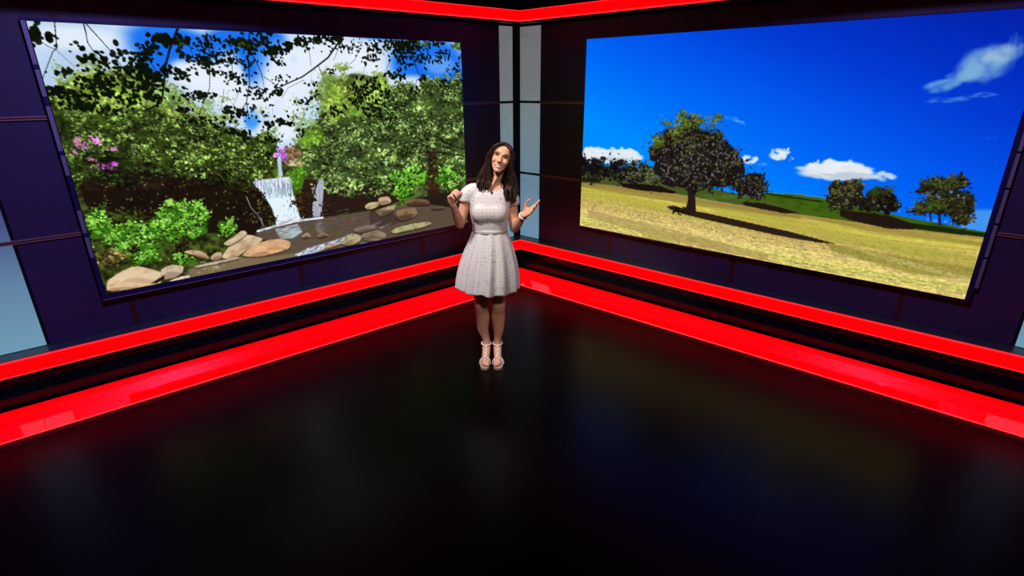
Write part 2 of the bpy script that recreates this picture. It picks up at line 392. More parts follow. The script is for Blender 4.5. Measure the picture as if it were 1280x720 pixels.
def waterfall_picture():
    p = Picture('L', 11); rg = p.rng
    # sky and clouds
    p.a[:] = (196, 218, 246)
    nz = p.noise(9, 5, 4)
    p.a += ((nz - 0.5) * 40)[..., None]
    for x, y, rx, ry in ((205, 52, 46, 24), (195, 75, 22, 22), (316, 60, 24, 30), (335, 52, 24, 18), (318, 98, 14, 22), (545, 78, 36, 30), (515, 80, 26, 24), (565, 100, 16, 16), (480, 45, 50, 5), (62, 125, 8, 7), (240, 60, 40, 18), (288, 50, 30, 14)):
        p.blob(x, y, rx, ry, (22, 112, 240), 0.95, 0, 0.7)
    for x, y, rx, ry in ((314, 148, 9, 17), (408, 107, 10, 9), (350, 135, 8, 10), (368, 74, 5, 5)):
        p.blob(x, y, rx, ry, (45, 140, 246), 0.85, 0, 0.7)
    for x, y, rx, ry in ((238, 92, 26, 16), (262, 105, 30, 24), (300, 122, 34, 20), (280, 96, 26, 16), (372, 88, 40, 32), (420, 70, 46, 26), (350, 118, 34, 26), (362, 150, 22, 26), (340, 168, 26, 12), (455, 75, 26, 16), (515, 106, 24, 11), (470, 95, 14, 14), (90, 48, 60, 14)):
        p.blob(x, y, rx, ry, (232, 240, 252), 0.85, 0, 0.9)
    p.blob(550, 82, 18, 11, (120, 175, 248), 0.7, 0, 0.9)
    p.blob(80, 90, 30, 26, (175, 200, 225), 0.5, 0, 0.9)
    # under-paint of the two banks
    def under(pts, cols, fe):
        m_ = p.polymask(pts, fe); n1 = p.noise(34, 26, 3); n2 = p.noise(120, 90, 2)
        k = np.clip((n1 * 0.6 + n2 * 0.4 - 0.3) / 0.4, 0, 1)[..., None]
        p.put(m_, np.array(cols[0]) * (1 - k) + np.array(cols[1]) * k)
    under([(40, 118), (70, 112), (100, 92), (150, 88), (200, 112), (235, 140), (262, 152), (300, 168), (345, 176), (350, 230), (350, 372), (110, 372)], [(24, 22, 10), (84, 108, 36)], 5)
    under([(352, 196), (372, 178), (398, 150), (412, 104), (440, 92), (470, 96), (494, 112), (540, 112), (584, 106), (584, 300), (352, 300)], [(34, 40, 18), (96, 118, 56)], 5)
    # hazy far trees
    YG = [(70, 90, 34), (100, 124, 46), (122, 148, 58), (144, 168, 78), (168, 190, 108)]
    HZ = [(112, 150, 92), (130, 165, 110), (150, 182, 130), (170, 198, 150)]
    for x, y, rx, ry, n_, pal, base in ((262, 142, 30, 24, 240, HZ, None), (338, 150, 16, 20, 110, HZ, None), (388, 140, 26, 26, 230, HZ, None), (375, 160, 18, 16, 90, HZ, None),
                                   (108, 92, 40, 26, 330, HZ, None), (128, 112, 58, 30, 900, YG, (110, 140, 48)), (190, 130, 50, 30, 700, YG, (105, 136, 46)), (95, 140, 36, 24, 400, YG, (85, 115, 40)),
                                   (430, 122, 38, 42, 900, YG, (108, 136, 44)), (472, 112, 26, 28, 420, YG, (112, 142, 52)), (458, 150, 44, 34, 700, YG, (96, 126, 44)), (275, 155, 30, 14, 240, YG, None), (180, 108, 32, 16, 420, YG, None), (212, 128, 28, 18, 420, YG, None), (238, 148, 26, 14, 300, YG, None), (205, 118, 22, 14, 200, HZ, None)):
        p.foliage(x, y, rx, ry, int(n_ * 1.4), 1.4, pal, base, 0.7, True, 0.7, 1.0, 0.12)
    # middle trees on both banks
    MG = [(16, 16, 10), (28, 36, 16), (48, 66, 26), (74, 98, 38), (104, 132, 56), (140, 166, 88)]
    RG = [(20, 24, 12), (38, 50, 24), (60, 80, 38), (86, 112, 54), (114, 142, 72), (146, 172, 100)]
    for x, y, rx, ry, n_ in ((85, 165, 34, 28, 420), (140, 165, 50, 28, 800), (205, 172, 46, 28, 700), (262, 184, 44, 26, 700), (305, 196, 36, 26, 560), (330, 192, 18, 22, 220), (95, 205, 36, 34, 520), (150, 195, 44, 20, 420), (232, 205, 40, 18, 360), (335, 176, 15, 9, 110), (235, 158, 30, 14, 260), (275, 168, 28, 12, 240), (180, 146, 34, 14, 260)):
        p.foliage(x, y, rx, ry, int(n_ * 1.7), 1.3, MG, (44, 58, 18), 0.9)
    for x, y, rx, ry, n_ in ((405, 180, 34, 26, 420), (450, 170, 46, 30, 760), (510, 138, 52, 30, 860), (552, 132, 34, 32, 560), (500, 180, 50, 36, 900), (555, 182, 32, 46, 700), (440, 205, 52, 30, 850), (475, 215, 46, 24, 560), (400, 200, 26, 22, 280), (562, 220, 26, 26, 320), (505, 114, 20, 11, 190), (538, 107, 18, 12, 190), (570, 106, 13, 12, 150), (492, 124, 16, 14, 150)):
        p.foliage(x, y, rx, ry, int(n_ * 1.7), 1.25, RG, (52, 68, 32), 0.9)
    p.foliage(386, 172, 16, 14, 150, 1.7, [(80, 120, 30), (110, 150, 40), (130, 165, 60)], (90, 125, 40))
    p.foliage(364, 193, 16, 9, 110, 1.4, [(96, 70, 50), (120, 95, 60), (150, 125, 85)], (110, 85, 60))
    p.foliage(352, 191, 5, 6, 26, 1.4, [(170, 90, 190), (200, 130, 215)], (150, 90, 160))
    p.foliage(372, 205, 10, 4, 40, 1.2, [(190, 160, 130), (205, 180, 150)], (170, 140, 110))
    # pink rhododendron flowers
    for x, y, rx, ry, n_, c in ((97, 178, 7, 5, 16, (190, 120, 160)), (119, 176, 6, 5, 16, (205, 110, 200)), (106, 184, 5, 3, 10, (205, 120, 195)), (94, 190, 5, 3, 9, (190, 130, 165)), (141, 186, 4, 3, 9, (185, 120, 165)), (131, 208, 10, 3, 18, (205, 85, 215)), (142, 204, 4, 3, 8, (200, 80, 215)), (115, 199, 4, 2, 6, (180, 110, 150)), (155, 217, 9, 4, 16, (190, 105, 170)), (184, 228, 7, 4, 10, (120, 50, 70)), (170, 235, 9, 4, 8, (120, 90, 80))):
        
        for _ in range(int(n_ * 1.7)):
            p.blob(x + rg.normal() * rx * 0.6, y + rg.normal() * ry * 0.6, 0.9 + rg.random() * 0.9, 0.7 + 0.5 * rg.random(), np.array(c) * (0.85 + 0.4 * rg.random()), 0.9, rg.normal(), 0.5)
    p.blob(134, 200, 9, 4, (22, 14, 14), 0.9)
    # deep shade of the left bank
    DK = [(16, 10, 8), (26, 16, 10), (38, 26, 16), (50, 44, 22)]
    p.poly([(98, 232), (112, 222), (140, 212), (175, 216), (215, 216), (262, 226), (300, 230), (322, 236), (338, 262), (350, 290), (322, 296), (290, 290), (250, 292), (205, 272), (150, 268), (108, 258)], (26, 16, 11), 0.95, 4)
    for x, y, rx, ry, n_ in ((170, 240, 60, 22, 260), (260, 240, 56, 24, 300), (310, 260, 26, 24, 160)):
        p.foliage(x, y, rx, ry, n_, 1.5, DK, None, 0.8)
    for _ in range(90):
        x = 110 + rg.random() * 215; y = 216 + rg.random() * 66
        p.blob(x, y, 1.6, 0.9, (118 + rg.random() * 50, 100 + rg.random() * 40, 72), 0.6, rg.normal())
    p.foliage(300, 226, 40, 8, 120, 1.5, MG[1:], None, 0.9)
    p.foliage(232, 216, 40, 6, 110, 1.4, MG[2:], None, 0.9)
    # shade under the right bank
    p.poly([(372, 238), (380, 224), (392, 224), (410, 236), (440, 240), (462, 232), (482, 238), (500, 252), (470, 262), (430, 268), (395, 274), (372, 272)], (42, 24, 20), 0.95, 3)
    p.poly([(520, 248), (580, 236), (582, 290), (520, 276)], (38, 26, 20), 0.95, 3)
    for x, y, rx, ry, n_ in ((438, 238, 30, 7, 110), (470, 236, 22, 8, 90), (415, 230, 16, 12, 90)):
        p.foliage(x, y, rx, ry, n_, 1.5, RG, None, 0.9)
    p.foliage(372, 225, 10, 16, 170, 1.5, [(60, 100, 20), (90, 150, 30), (115, 180, 45)], (70, 120, 25))
    p.foliage(374, 252, 5, 12, 50, 1.3, [(60, 42, 20), (90, 80, 30)], (70, 52, 28))
    # tree trunk and leaning branches at the right end
    p.poly([(528, 178), (542, 178), (547, 205), (550, 246), (534, 248), (536, 210)], (46, 27, 20), 0.9, 2)
    p.foliage(536, 180, 20, 12, 160, 1.4, RG[:5], None, 0.9); p.foliage(540, 206, 9, 14, 40, 1.2, RG[:4], None, 0.6)
    for l_, wd in (([(545, 170), (562, 181), (580, 187)], 1.8), ([(546, 190), (580, 195)], 1.8), ([(551, 208), (575, 234)], 1.9), ([(546, 220), (566, 228)], 1.4), ([(498, 217), (520, 224), (526, 240)], 1.4)):
        p.line(l_, wd, (30, 24, 12), 0.9, 0.6)
    # sunlight and shade over the two banks
    tm = np.maximum(p.polymask([(40, 118), (70, 112), (100, 92), (150, 88), (200, 112), (235, 140), (262, 152), (300, 168), (345, 176), (350, 230), (110, 240)], 8),
                    p.polymask([(352, 196), (372, 178), (398, 150), (412, 104), (440, 92), (470, 96), (494, 112), (540, 112), (584, 106), (584, 236), (400, 240)], 8))
    n1 = p.noise(22, 15, 2); n2 = p.noise(110, 80, 2)
    gain = np.clip(1.16 + 1.0 * (n1 - 0.5) + 1.1 * (n2 - 0.5), 0.25, 2.2)
    q_ = np.pad(p.a, ((1, 1), (1, 1), (0, 0)), mode='edge')
    bl = (q_[:-2, 1:-1] + q_[2:, 1:-1] + q_[1:-1, :-2] + q_[1:-1, 2:] + 2 * q_[1:-1, 1:-1]) / 6
    p.a = (p.a + tm[..., None] * 0.55 * (bl - p.a)) * (1 + tm * (gain - 1))[..., None]
    # bright ferns
    FN = [(26, 44, 12), (48, 90, 22), (72, 130, 28), (98, 172, 40), (130, 202, 66), (164, 222, 98)]
    p.foliage(115, 260, 26, 8, 150, 1.4, DK + [(48, 60, 20), (70, 92, 28)], None, 0.9); p.foliage(160, 276, 40, 9, 260, 1.4, DK + [(48, 60, 20), (70, 92, 28)], None, 0.9); p.foliage(210, 262, 30, 8, 140, 1.4, DK + [(48, 60, 20)], None, 0.9)
    for x, y, rx, ry, n_ in ((512, 222, 22, 14, 380), (505, 240, 14, 12, 190), (556, 222, 14, 14, 110), (120, 276, 15, 14, 300), (228, 268, 34, 18, 760), (205, 285, 28, 16, 480), (165, 296, 34, 18, 620), (178, 312, 28, 14, 420), (128, 292, 18, 10, 150), (242, 284, 20, 14, 280), (282, 285, 13, 12, 220), (183, 324, 18, 7, 160), (232, 324, 13, 9, 140)):
        p.foliage(x, y, rx, ry, int(n_ * 1.3), 1.4, FN, (56, 108, 24), 0.92, True, 0.9, 1.0, 0.17)
    p.foliage(135, 322, 20, 12, 190, 1.6, [(50, 42, 18), (96, 96, 36), (140, 136, 60), (186, 168, 110)], (70, 62, 30))
    p.foliage(240, 305, 22, 8, 110, 1.5, DK, None, 0.9)
    p.foliage(168, 312, 8, 5, 30, 1.4, DK, None, 0.8)
    for x, y, rx, ry, n_ in ((125, 222, 34, 10, 240), (185, 218, 40, 10, 280), (245, 222, 38, 10, 260), (300, 230, 30, 10, 200)):
        p.foliage(x, y, rx, ry, n_, 1.3, MG[:4], None, 0.85, True, 0.8, 1.0, 0.4)
    # the weir
    p.poly([(316, 228), (330, 224), (362, 221), (367, 244), (371, 262), (376, 274), (372, 279), (346, 282), (341, 262), (334, 250), (326, 240)], (214, 230, 244), 1.0, 1)
    for _ in range(190):
        x = 318 + rg.random() * 46; y0 = 223 + rg.random() * 14; ln = 4 + rg.random() * 9
        if x < 318 + (y0 - 224) * 0.7: continue
        c = (118 + rg.random() * 60, 130 + rg.random() * 60, 150 + rg.random() * 60) if rg.random() < 0.62 else (238, 244, 252)
        p.line([(x, y0), (x + 0.10 * ln, min(y0 + ln, 249))], 1.0, c, 0.75)
    p.poly([(333, 249), (368, 245), (374, 268), (376, 276), (346, 282), (340, 260)], (232, 246, 255), 0.8, 2)
    for _ in range(26):
        x = 352 + rg.random() * 20; y0 = 254 + rg.random() * 18
        p.line([(x, y0), (x + 0.8, y0 + 3)], 0.9, (160, 176, 196), 0.7)
    p.line([(348, 199), (349, 207), (352, 219)], 2.8, (184, 204, 228), 0.8, 1.3)
    p.poly([(399, 224), (405, 225), (404, 246), (400, 271), (391, 271), (391, 250), (395, 236)], (172, 176, 192), 0.95, 1)
    for _ in range(26):
        x = 391 + rg.random() * 14; y0 = 228 + rg.random() * 32
        p.line([(x, y0), (x - 0.5, y0 + 6)], 1.0, (205, 212, 226) if rg.random() < .6 else (120, 118, 130), 0.6)
    for l_, wd in (([(308, 246), (314, 260), (322, 268), (329, 282)], 1.7), ([(322, 266), (329, 264)], 1.2), ([(402, 262), (404, 270)], 1.2), ([(326, 272), (330, 284)], 1.5)):
        p.line(l_, wd * 0.8, (170, 172, 190), 0.5, 0.7)
    for x, y, rx, ry, n_ in ((322, 240, 6, 8, 60), (332, 256, 6, 9, 60), (340, 274, 5, 8, 40), (312, 234, 8, 6, 50)):
        p.foliage(x, y, rx, ry, n_, 1.2, DK + [(70, 70, 24), (96, 96, 34)], None, 0.9)
    for x, y, rx, ry, n_ in ((371, 250, 4, 14, 40), (378, 268, 8, 5, 40), (408, 262, 5, 10, 30), (389, 246, 3, 12, 20)):
        p.foliage(x, y, rx, ry, n_, 1.2, DK + [(60, 46, 24)], None, 0.85)
    for _ in range(60): p.blob(346 + rg.random() * 34, 276 + rg.normal() * 2.4, 1.2, 0.9, (236, 244, 252), 0.6)
    # pool and stream
    p.poly([(318, 292), (345, 281), (372, 275), (400, 272), (440, 268), (475, 262), (505, 258), (540, 256), (582, 262), (582, 292), (520, 292), (470, 300), (420, 312), (372, 324), (330, 334), (240, 346), (228, 342), (250, 332), (300, 322), (332, 316), (362, 310), (352, 300), (330, 300)], (92, 76, 62), 0.97, 2)
    p.poly([(236, 336), (300, 322), (330, 322), (372, 316), (366, 326), (300, 338), (236, 350)], (128, 112, 82), 0.85, 3)
    p.foliage(262, 336, 26, 5, 70, 1.6, [(108, 96, 56), (140, 128, 90), (160, 150, 110)], None, 0.6)
    p.line([(322, 289), (350, 281), (378, 275), (404, 272)], 2.6, (226, 240, 250), 0.9)
    p.poly([(344, 286), (372, 280), (378, 290), (366, 298), (350, 298)], (188, 208, 222), 0.85, 4)
    p.blob(400, 284, 5, 8, (140, 134, 136), 0.6, 0, 0.8)
    for _ in range(150):
        x = 325 + rg.random() * 150; y = 292 - (x - 325) * 0.14 + rg.normal() * 7
        p.blob(x, y, 4, 0.7, (60 + rg.random() * 70, 52 + rg.random() * 62, 46 + rg.random() * 62), 0.5, -0.05)
    p.poly([(368, 318), (392, 308), (410, 303), (430, 296), (440, 292), (444, 298), (420, 306), (404, 312), (378, 322)], (182, 192, 214), 0.9, 2)
    for _ in range(70):
        t = rg.random(); x = 370 + t * 72; y = 319 - t * 24 + rg.normal() * 1.6
        p.blob(x, y, 2.2, 0.8, (226, 234, 244) if rg.random() < 0.55 else (92, 88, 100), 0.8, -0.3)
    for x, y in ((384, 320), (470, 280), (482, 282), (452, 296)): p.blob(x, y, 8, 1.2, (170, 172, 196), 0.7, -0.2)
    for _ in range(60):
        p.blob(535 + rg.random() * 44, 258 + rg.random() * 26, 4, 0.7, (92, 74, 66), 0.6, -0.05)
    # rocks
    def rock(pts, col, shade, grain=30):
        q = pts
        for _ in range(1):                                 # round the corners
            q = [c for k in range(len(q)) for a_, b_ in ((q[k], q[(k + 1) % len(q)]),)
                 for c in ((a_[0] * .8 + b_[0] * .2, a_[1] * .8 + b_[1] * .2), (a_[0] * .2 + b_[0] * .8, a_[1] * .2 + b_[1] * .8))]
        m = p.polymask(q, 1); p.put(m, col)
        ys = [c[1] for c in q]; xs = [c[0] for c in q]; lo, hi = min(ys), max(ys)
        p.put(p.polymask([(x, y + (hi - lo) * 0.45) for x, y in q], 5) * m, shade, 0.75)
        nn = p.noise(70, 50, 3); p.put(m * np.clip((nn - 0.52) * 5, 0, 1), shade, 0.5)
        nn = p.noise(30, 44, 2); p.put(m * np.clip((nn - 0.56) * 5, 0, 1), [min(255, c * 1.12) for c in col], 0.7)
        under_ = np.clip(p.polymask([(x, y + 1.3) for x, y in q], 1) - m, 0, 1); p.put(under_, tuple(k * 0.28 for k in shade), 0.8)
    T1, T2, T3 = (226, 200, 164), (214, 186, 152), (198, 160, 120)
    rock([(133, 352), (150, 340), (168, 332), (188, 336), (206, 342), (202, 350), (188, 357), (160, 361), (134, 364)], T1, (196, 164, 124))
    rock([(133, 356), (155, 352), (190, 355), (200, 350), (202, 354), (166, 361), (134, 365)], (222, 192, 152), (150, 118, 84))
    rock([(200, 338), (212, 331), (230, 332), (228, 342), (216, 348), (204, 350)], (212, 190, 162), (150, 126, 104))
    rock([(212, 350), (236, 343), (238, 348), (214, 355)], (220, 200, 180), (160, 140, 120))
    p.poly([(188, 355), (198, 348), (206, 344), (205, 349), (196, 354)], (30, 18, 12), 0.95)
    rock([(228, 315), (240, 312), (256, 315), (263, 324), (250, 322), (238, 318)], (196, 164, 130), (120, 92, 70))
    rock([(262, 322), (270, 315), (278, 316), (276, 324), (266, 326)], (200, 172, 140), (130, 100, 76))
    rock([(276, 322), (288, 306), (302, 296), (310, 293), (330, 298), (322, 306), (306, 314), (296, 322), (284, 324)], T2, (160, 128, 96))
    rock([(278, 305), (292, 296), (304, 287), (310, 292), (300, 300), (286, 308)], (206, 184, 150), (150, 122, 92))
    rock([(302, 319), (312, 310), (330, 301), (352, 298), (364, 303), (362, 311), (346, 316), (326, 321), (308, 321)], (216, 172, 128), (176, 128, 88))
    rock([(244, 332), (298, 321), (300, 323), (262, 332), (244, 335)], (196, 180, 156), (140, 124, 100))
    rock([(376, 296), (384, 290), (390, 296), (380, 298)], (176, 150, 122), (90, 66, 50))
    rock([(396, 295), (404, 290), (412, 294), (400, 298)], (150, 120, 100), (80, 56, 46))
    rock([(426, 302), (434, 294), (448, 292), (452, 300), (440, 307), (428, 306)], (186, 174, 132), (120, 104, 76))
    rock([(452, 292), (470, 287), (484, 292), (480, 300), (456, 302)], (150, 128, 108), (96, 74, 62))
    rock([(404, 308), (418, 303), (424, 306), (408, 312)], (186, 160, 126), (120, 98, 76))
    rock([(488, 289), (500, 283), (520, 279), (536, 277), (540, 280), (526, 285), (505, 290), (492, 292)], (180, 172, 124), (112, 102, 70))
    rock([(440, 287), (458, 281), (470, 282), (468, 287), (448, 292)], (128, 112, 96), (84, 70, 60))
    rock([(455, 258), (462, 253), (474, 252), (474, 258), (460, 263)], (192, 176, 130), (120, 104, 76))
    rock([(473, 247), (486, 245), (490, 253), (478, 257), (473, 254)], (196, 172, 140), (140, 112, 88))
    rock([(468, 264), (484, 258), (496, 256), (492, 264), (476, 272)], (180, 162, 118), (110, 90, 66))
    rock([(490, 265), (504, 261), (520, 259), (522, 270), (502, 277), (494, 272)], (140, 112, 84), (70, 48, 38))
    rock([(508, 250), (522, 248), (536, 250), (538, 256), (520, 257), (508, 256)], (120, 90, 70), (66, 44, 36))
    rock([(538, 259), (556, 258), (552, 262), (540, 262)], (108, 88, 76), (70, 50, 44))
    p.poly([(462, 262), (494, 262), (500, 278), (480, 284), (462, 280)], (48, 34, 32), 0.5, 3)
    # overhanging branches and their leaves, dark against the sky
    BK = (16, 14, 12)
    for l_, wd in (([(68, 26), (71, 60), (66, 65), (54, 96), (48, 110)], 1.6), ([(48, 50), (60, 58), (70, 62), (95, 85)], 1.2), ([(104, 27), (110, 54), (118, 66)], 1.8), ([(106, 28), (128, 52), (140, 66), (152, 82)], 1.6),
                   ([(222, 36), (212, 62), (207, 82), (205, 104), (202, 128), (180, 139)], 3.0), ([(205, 104), (196, 90), (184, 72)], 1.6), ([(100, 130), (118, 118), (140, 100), (168, 88), (200, 92)], 1.6), ([(180, 139), (196, 132)], 2.0),
                   ([(258, 40), (263, 70), (262, 110), (250, 140), (246, 152)], 1.3), ([(312, 40), (310, 70), (312, 104), (308, 128), (296, 146)], 1.8), ([(296, 56), (290, 80), (291, 100)], 1.0), ([(234, 46), (240, 66), (244, 82)], 1.0), ([(318, 72), (327, 92), (332, 118)], 1.3),
                   ([(330, 96), (345, 106), (350, 116)], 1.0), ([(424, 52), (410, 72), (392, 86), (378, 96), (360, 104), (345, 111)], 2.2), ([(398, 82), (404, 98), (408, 110)], 1.0), ([(424, 58), (417, 76)], 0.9), ([(452, 52), (444, 74), (424, 92)], 0.8), ([(462, 58), (454, 92)], 0.8), ([(512, 62), (520, 84), (526, 98)], 1.4), ([(576, 68), (573, 92)], 1.0),
                   ([(308, 128), (312, 152)], 1.4), ([(386, 62), (390, 88), (389, 104)], 0.7), ([(340, 135), (342, 148)], 0.7), ([(488, 75), (478, 98)], 0.7), ([(380, 100), (360, 110), (352, 124)], 0.7), ([(280, 112), (276, 138)], 0.7), ([(300, 110), (292, 132), (284, 120)], 0.7)):
        p.line(l_, wd, BK, 0.9, 0.6)
    for x, y, rx, ry, n_, s_ in ((44, 40, 9, 9, 22, 4.0), (60, 46, 8, 4, 8, 4.0), (88, 52, 18, 10, 9, 2.8), (128, 70, 14, 8, 10, 2.6), (113, 74, 18, 5, 20, 3.0), (82, 90, 18, 5, 20, 2.6), (108, 98, 14, 8, 14, 2.6), (70, 114, 18, 6, 28, 3.4), (128, 112, 14, 10, 18, 3.4), (150, 62, 9, 8, 8, 3.4), (172, 84, 20, 10, 34, 3.2), (190, 96, 20, 14, 46, 3.2), (160, 104, 14, 8, 18, 2.8),
                              (206, 50, 16, 9, 44, 3.4), (186, 62, 12, 10, 26, 3.0), (228, 56, 10, 10, 22, 2.8), (207, 88, 9, 10, 16, 3.0), (222, 92, 10, 6, 10, 2.8), (258, 52, 16, 8, 26, 2.2), (258, 78, 20, 9, 36, 2.6), (276, 72, 12, 8, 22, 2.4), (284, 52, 12, 8, 20, 2.0), (300, 52, 12, 9, 36, 2.6), (284, 96, 12, 9, 18, 2.0), (268, 90, 10, 4, 9, 2.0), (300, 98, 14, 8, 20, 1.9), (312, 60, 12, 16, 46, 2.0),
                              (330, 52, 14, 14, 50, 2.2), (338, 66, 12, 8, 32, 2.2), (354, 62, 14, 8, 44, 2.2), (374, 54, 18, 7, 60, 2.1), (400, 48, 20, 5, 44, 2.0), (424, 48, 8, 5, 22, 2.2), (252, 118, 16, 5, 22, 2.4), (228, 136, 14, 4, 14, 2.2), (240, 150, 14, 4, 12, 2.2), (288, 138, 10, 7, 18, 2.2), (298, 144, 8, 6, 14, 2.2), (326, 118, 10, 9, 26, 2.0), (346, 116, 12, 5, 22, 2.0), (348, 78, 10, 6, 14, 1.8),
                              (412, 90, 5, 4, 9, 1.8), (438, 62, 6, 4, 8, 1.4), (462, 74, 14, 8, 20, 1.8), (478, 54, 18, 6, 34, 1.8), (500, 60, 14, 9, 60, 2.2), (520, 56, 16, 7, 44, 2.1), (544, 56, 10, 5, 22, 1.8), (506, 80, 12, 10, 26, 1.8), (492, 92, 10, 6, 16, 2.0), (528, 78, 6, 8, 9, 1.8), (548, 76, 6, 6, 8, 1.6), (502, 97, 5, 3, 9, 2.2), (528, 96, 3, 4, 8, 2.0), (572, 80, 5, 10, 12, 1.6), (520, 112, 6, 8, 10, 1.8), (556, 104, 8, 6, 12, 1.8), (560, 88, 3, 6, 6, 1.4),
                              (460, 108, 22, 9, 64, 1.9), (448, 122, 14, 12, 44, 2.0), (420, 140, 18, 6, 26, 1.9), (466, 136, 14, 8, 30, 2.0), (395, 120, 8, 6, 10, 1.6), (378, 128, 12, 8, 14, 1.7), (346, 152, 14, 6, 16, 2.4), (362, 154, 6, 3, 5, 2.6), (376, 164, 10, 5, 12, 1.9), (335, 156, 6, 8, 8, 2.6), (340, 174, 12, 4, 12, 2.0), (388, 106, 8, 3, 8, 1.6), (366, 148, 8, 12, 8, 1.3), (480, 120, 16, 10, 24, 1.7), (480, 148, 18, 8, 22, 1.7), (300, 168, 14, 5, 22, 2.2), (286, 164, 10, 4, 12, 2.2), (270, 158, 6, 3, 6, 2.2), (100, 132, 30, 6, 34, 3.0)):
        p.leaves(x, y, rx, ry, n_, s_)
    for x, y, rx, ry, n_, s_ in ((140, 84, 30, 10, 46, 2.4), (118, 106, 30, 8, 40, 2.3), (160, 120, 34, 10, 56, 2.4), (190, 112, 20, 14, 44, 2.6), (90, 122, 26, 8, 34, 2.6), (130, 136, 40, 7, 44, 2.2), (176, 74, 12, 10, 22, 2.6), (232, 90, 10, 8, 14, 2.4), (262, 66, 24, 12, 40, 1.8), (296, 76, 26, 14, 50, 1.6), (240, 120, 18, 8, 22, 2.0), (270, 150, 30, 6, 30, 1.9), (320, 140, 20, 10, 24, 1.8), (350, 100, 18, 10, 24, 1.5), (310, 110, 20, 12, 30, 1.6), (430, 58, 30, 6, 40, 1.5), (470, 64, 24, 10, 44, 1.5), (520, 70, 26, 12, 56, 1.6), (556, 66, 14, 10, 24, 1.5)):
        p.leaves(x, y, rx, ry, n_, s_)
    p.leaves(574, 56, 8, 4, 16, 2.0, (70, 90, 14)); p.leaves(530, 55, 10, 4, 12, 1.8, (60, 84, 16)); p.leaves(302, 53, 6, 4, 8, 2.0, (34, 56, 10)); p.leaves(228, 54, 5, 5, 6, 2.2, (30, 52, 10))
    return np.clip(p.a, 0, 255)

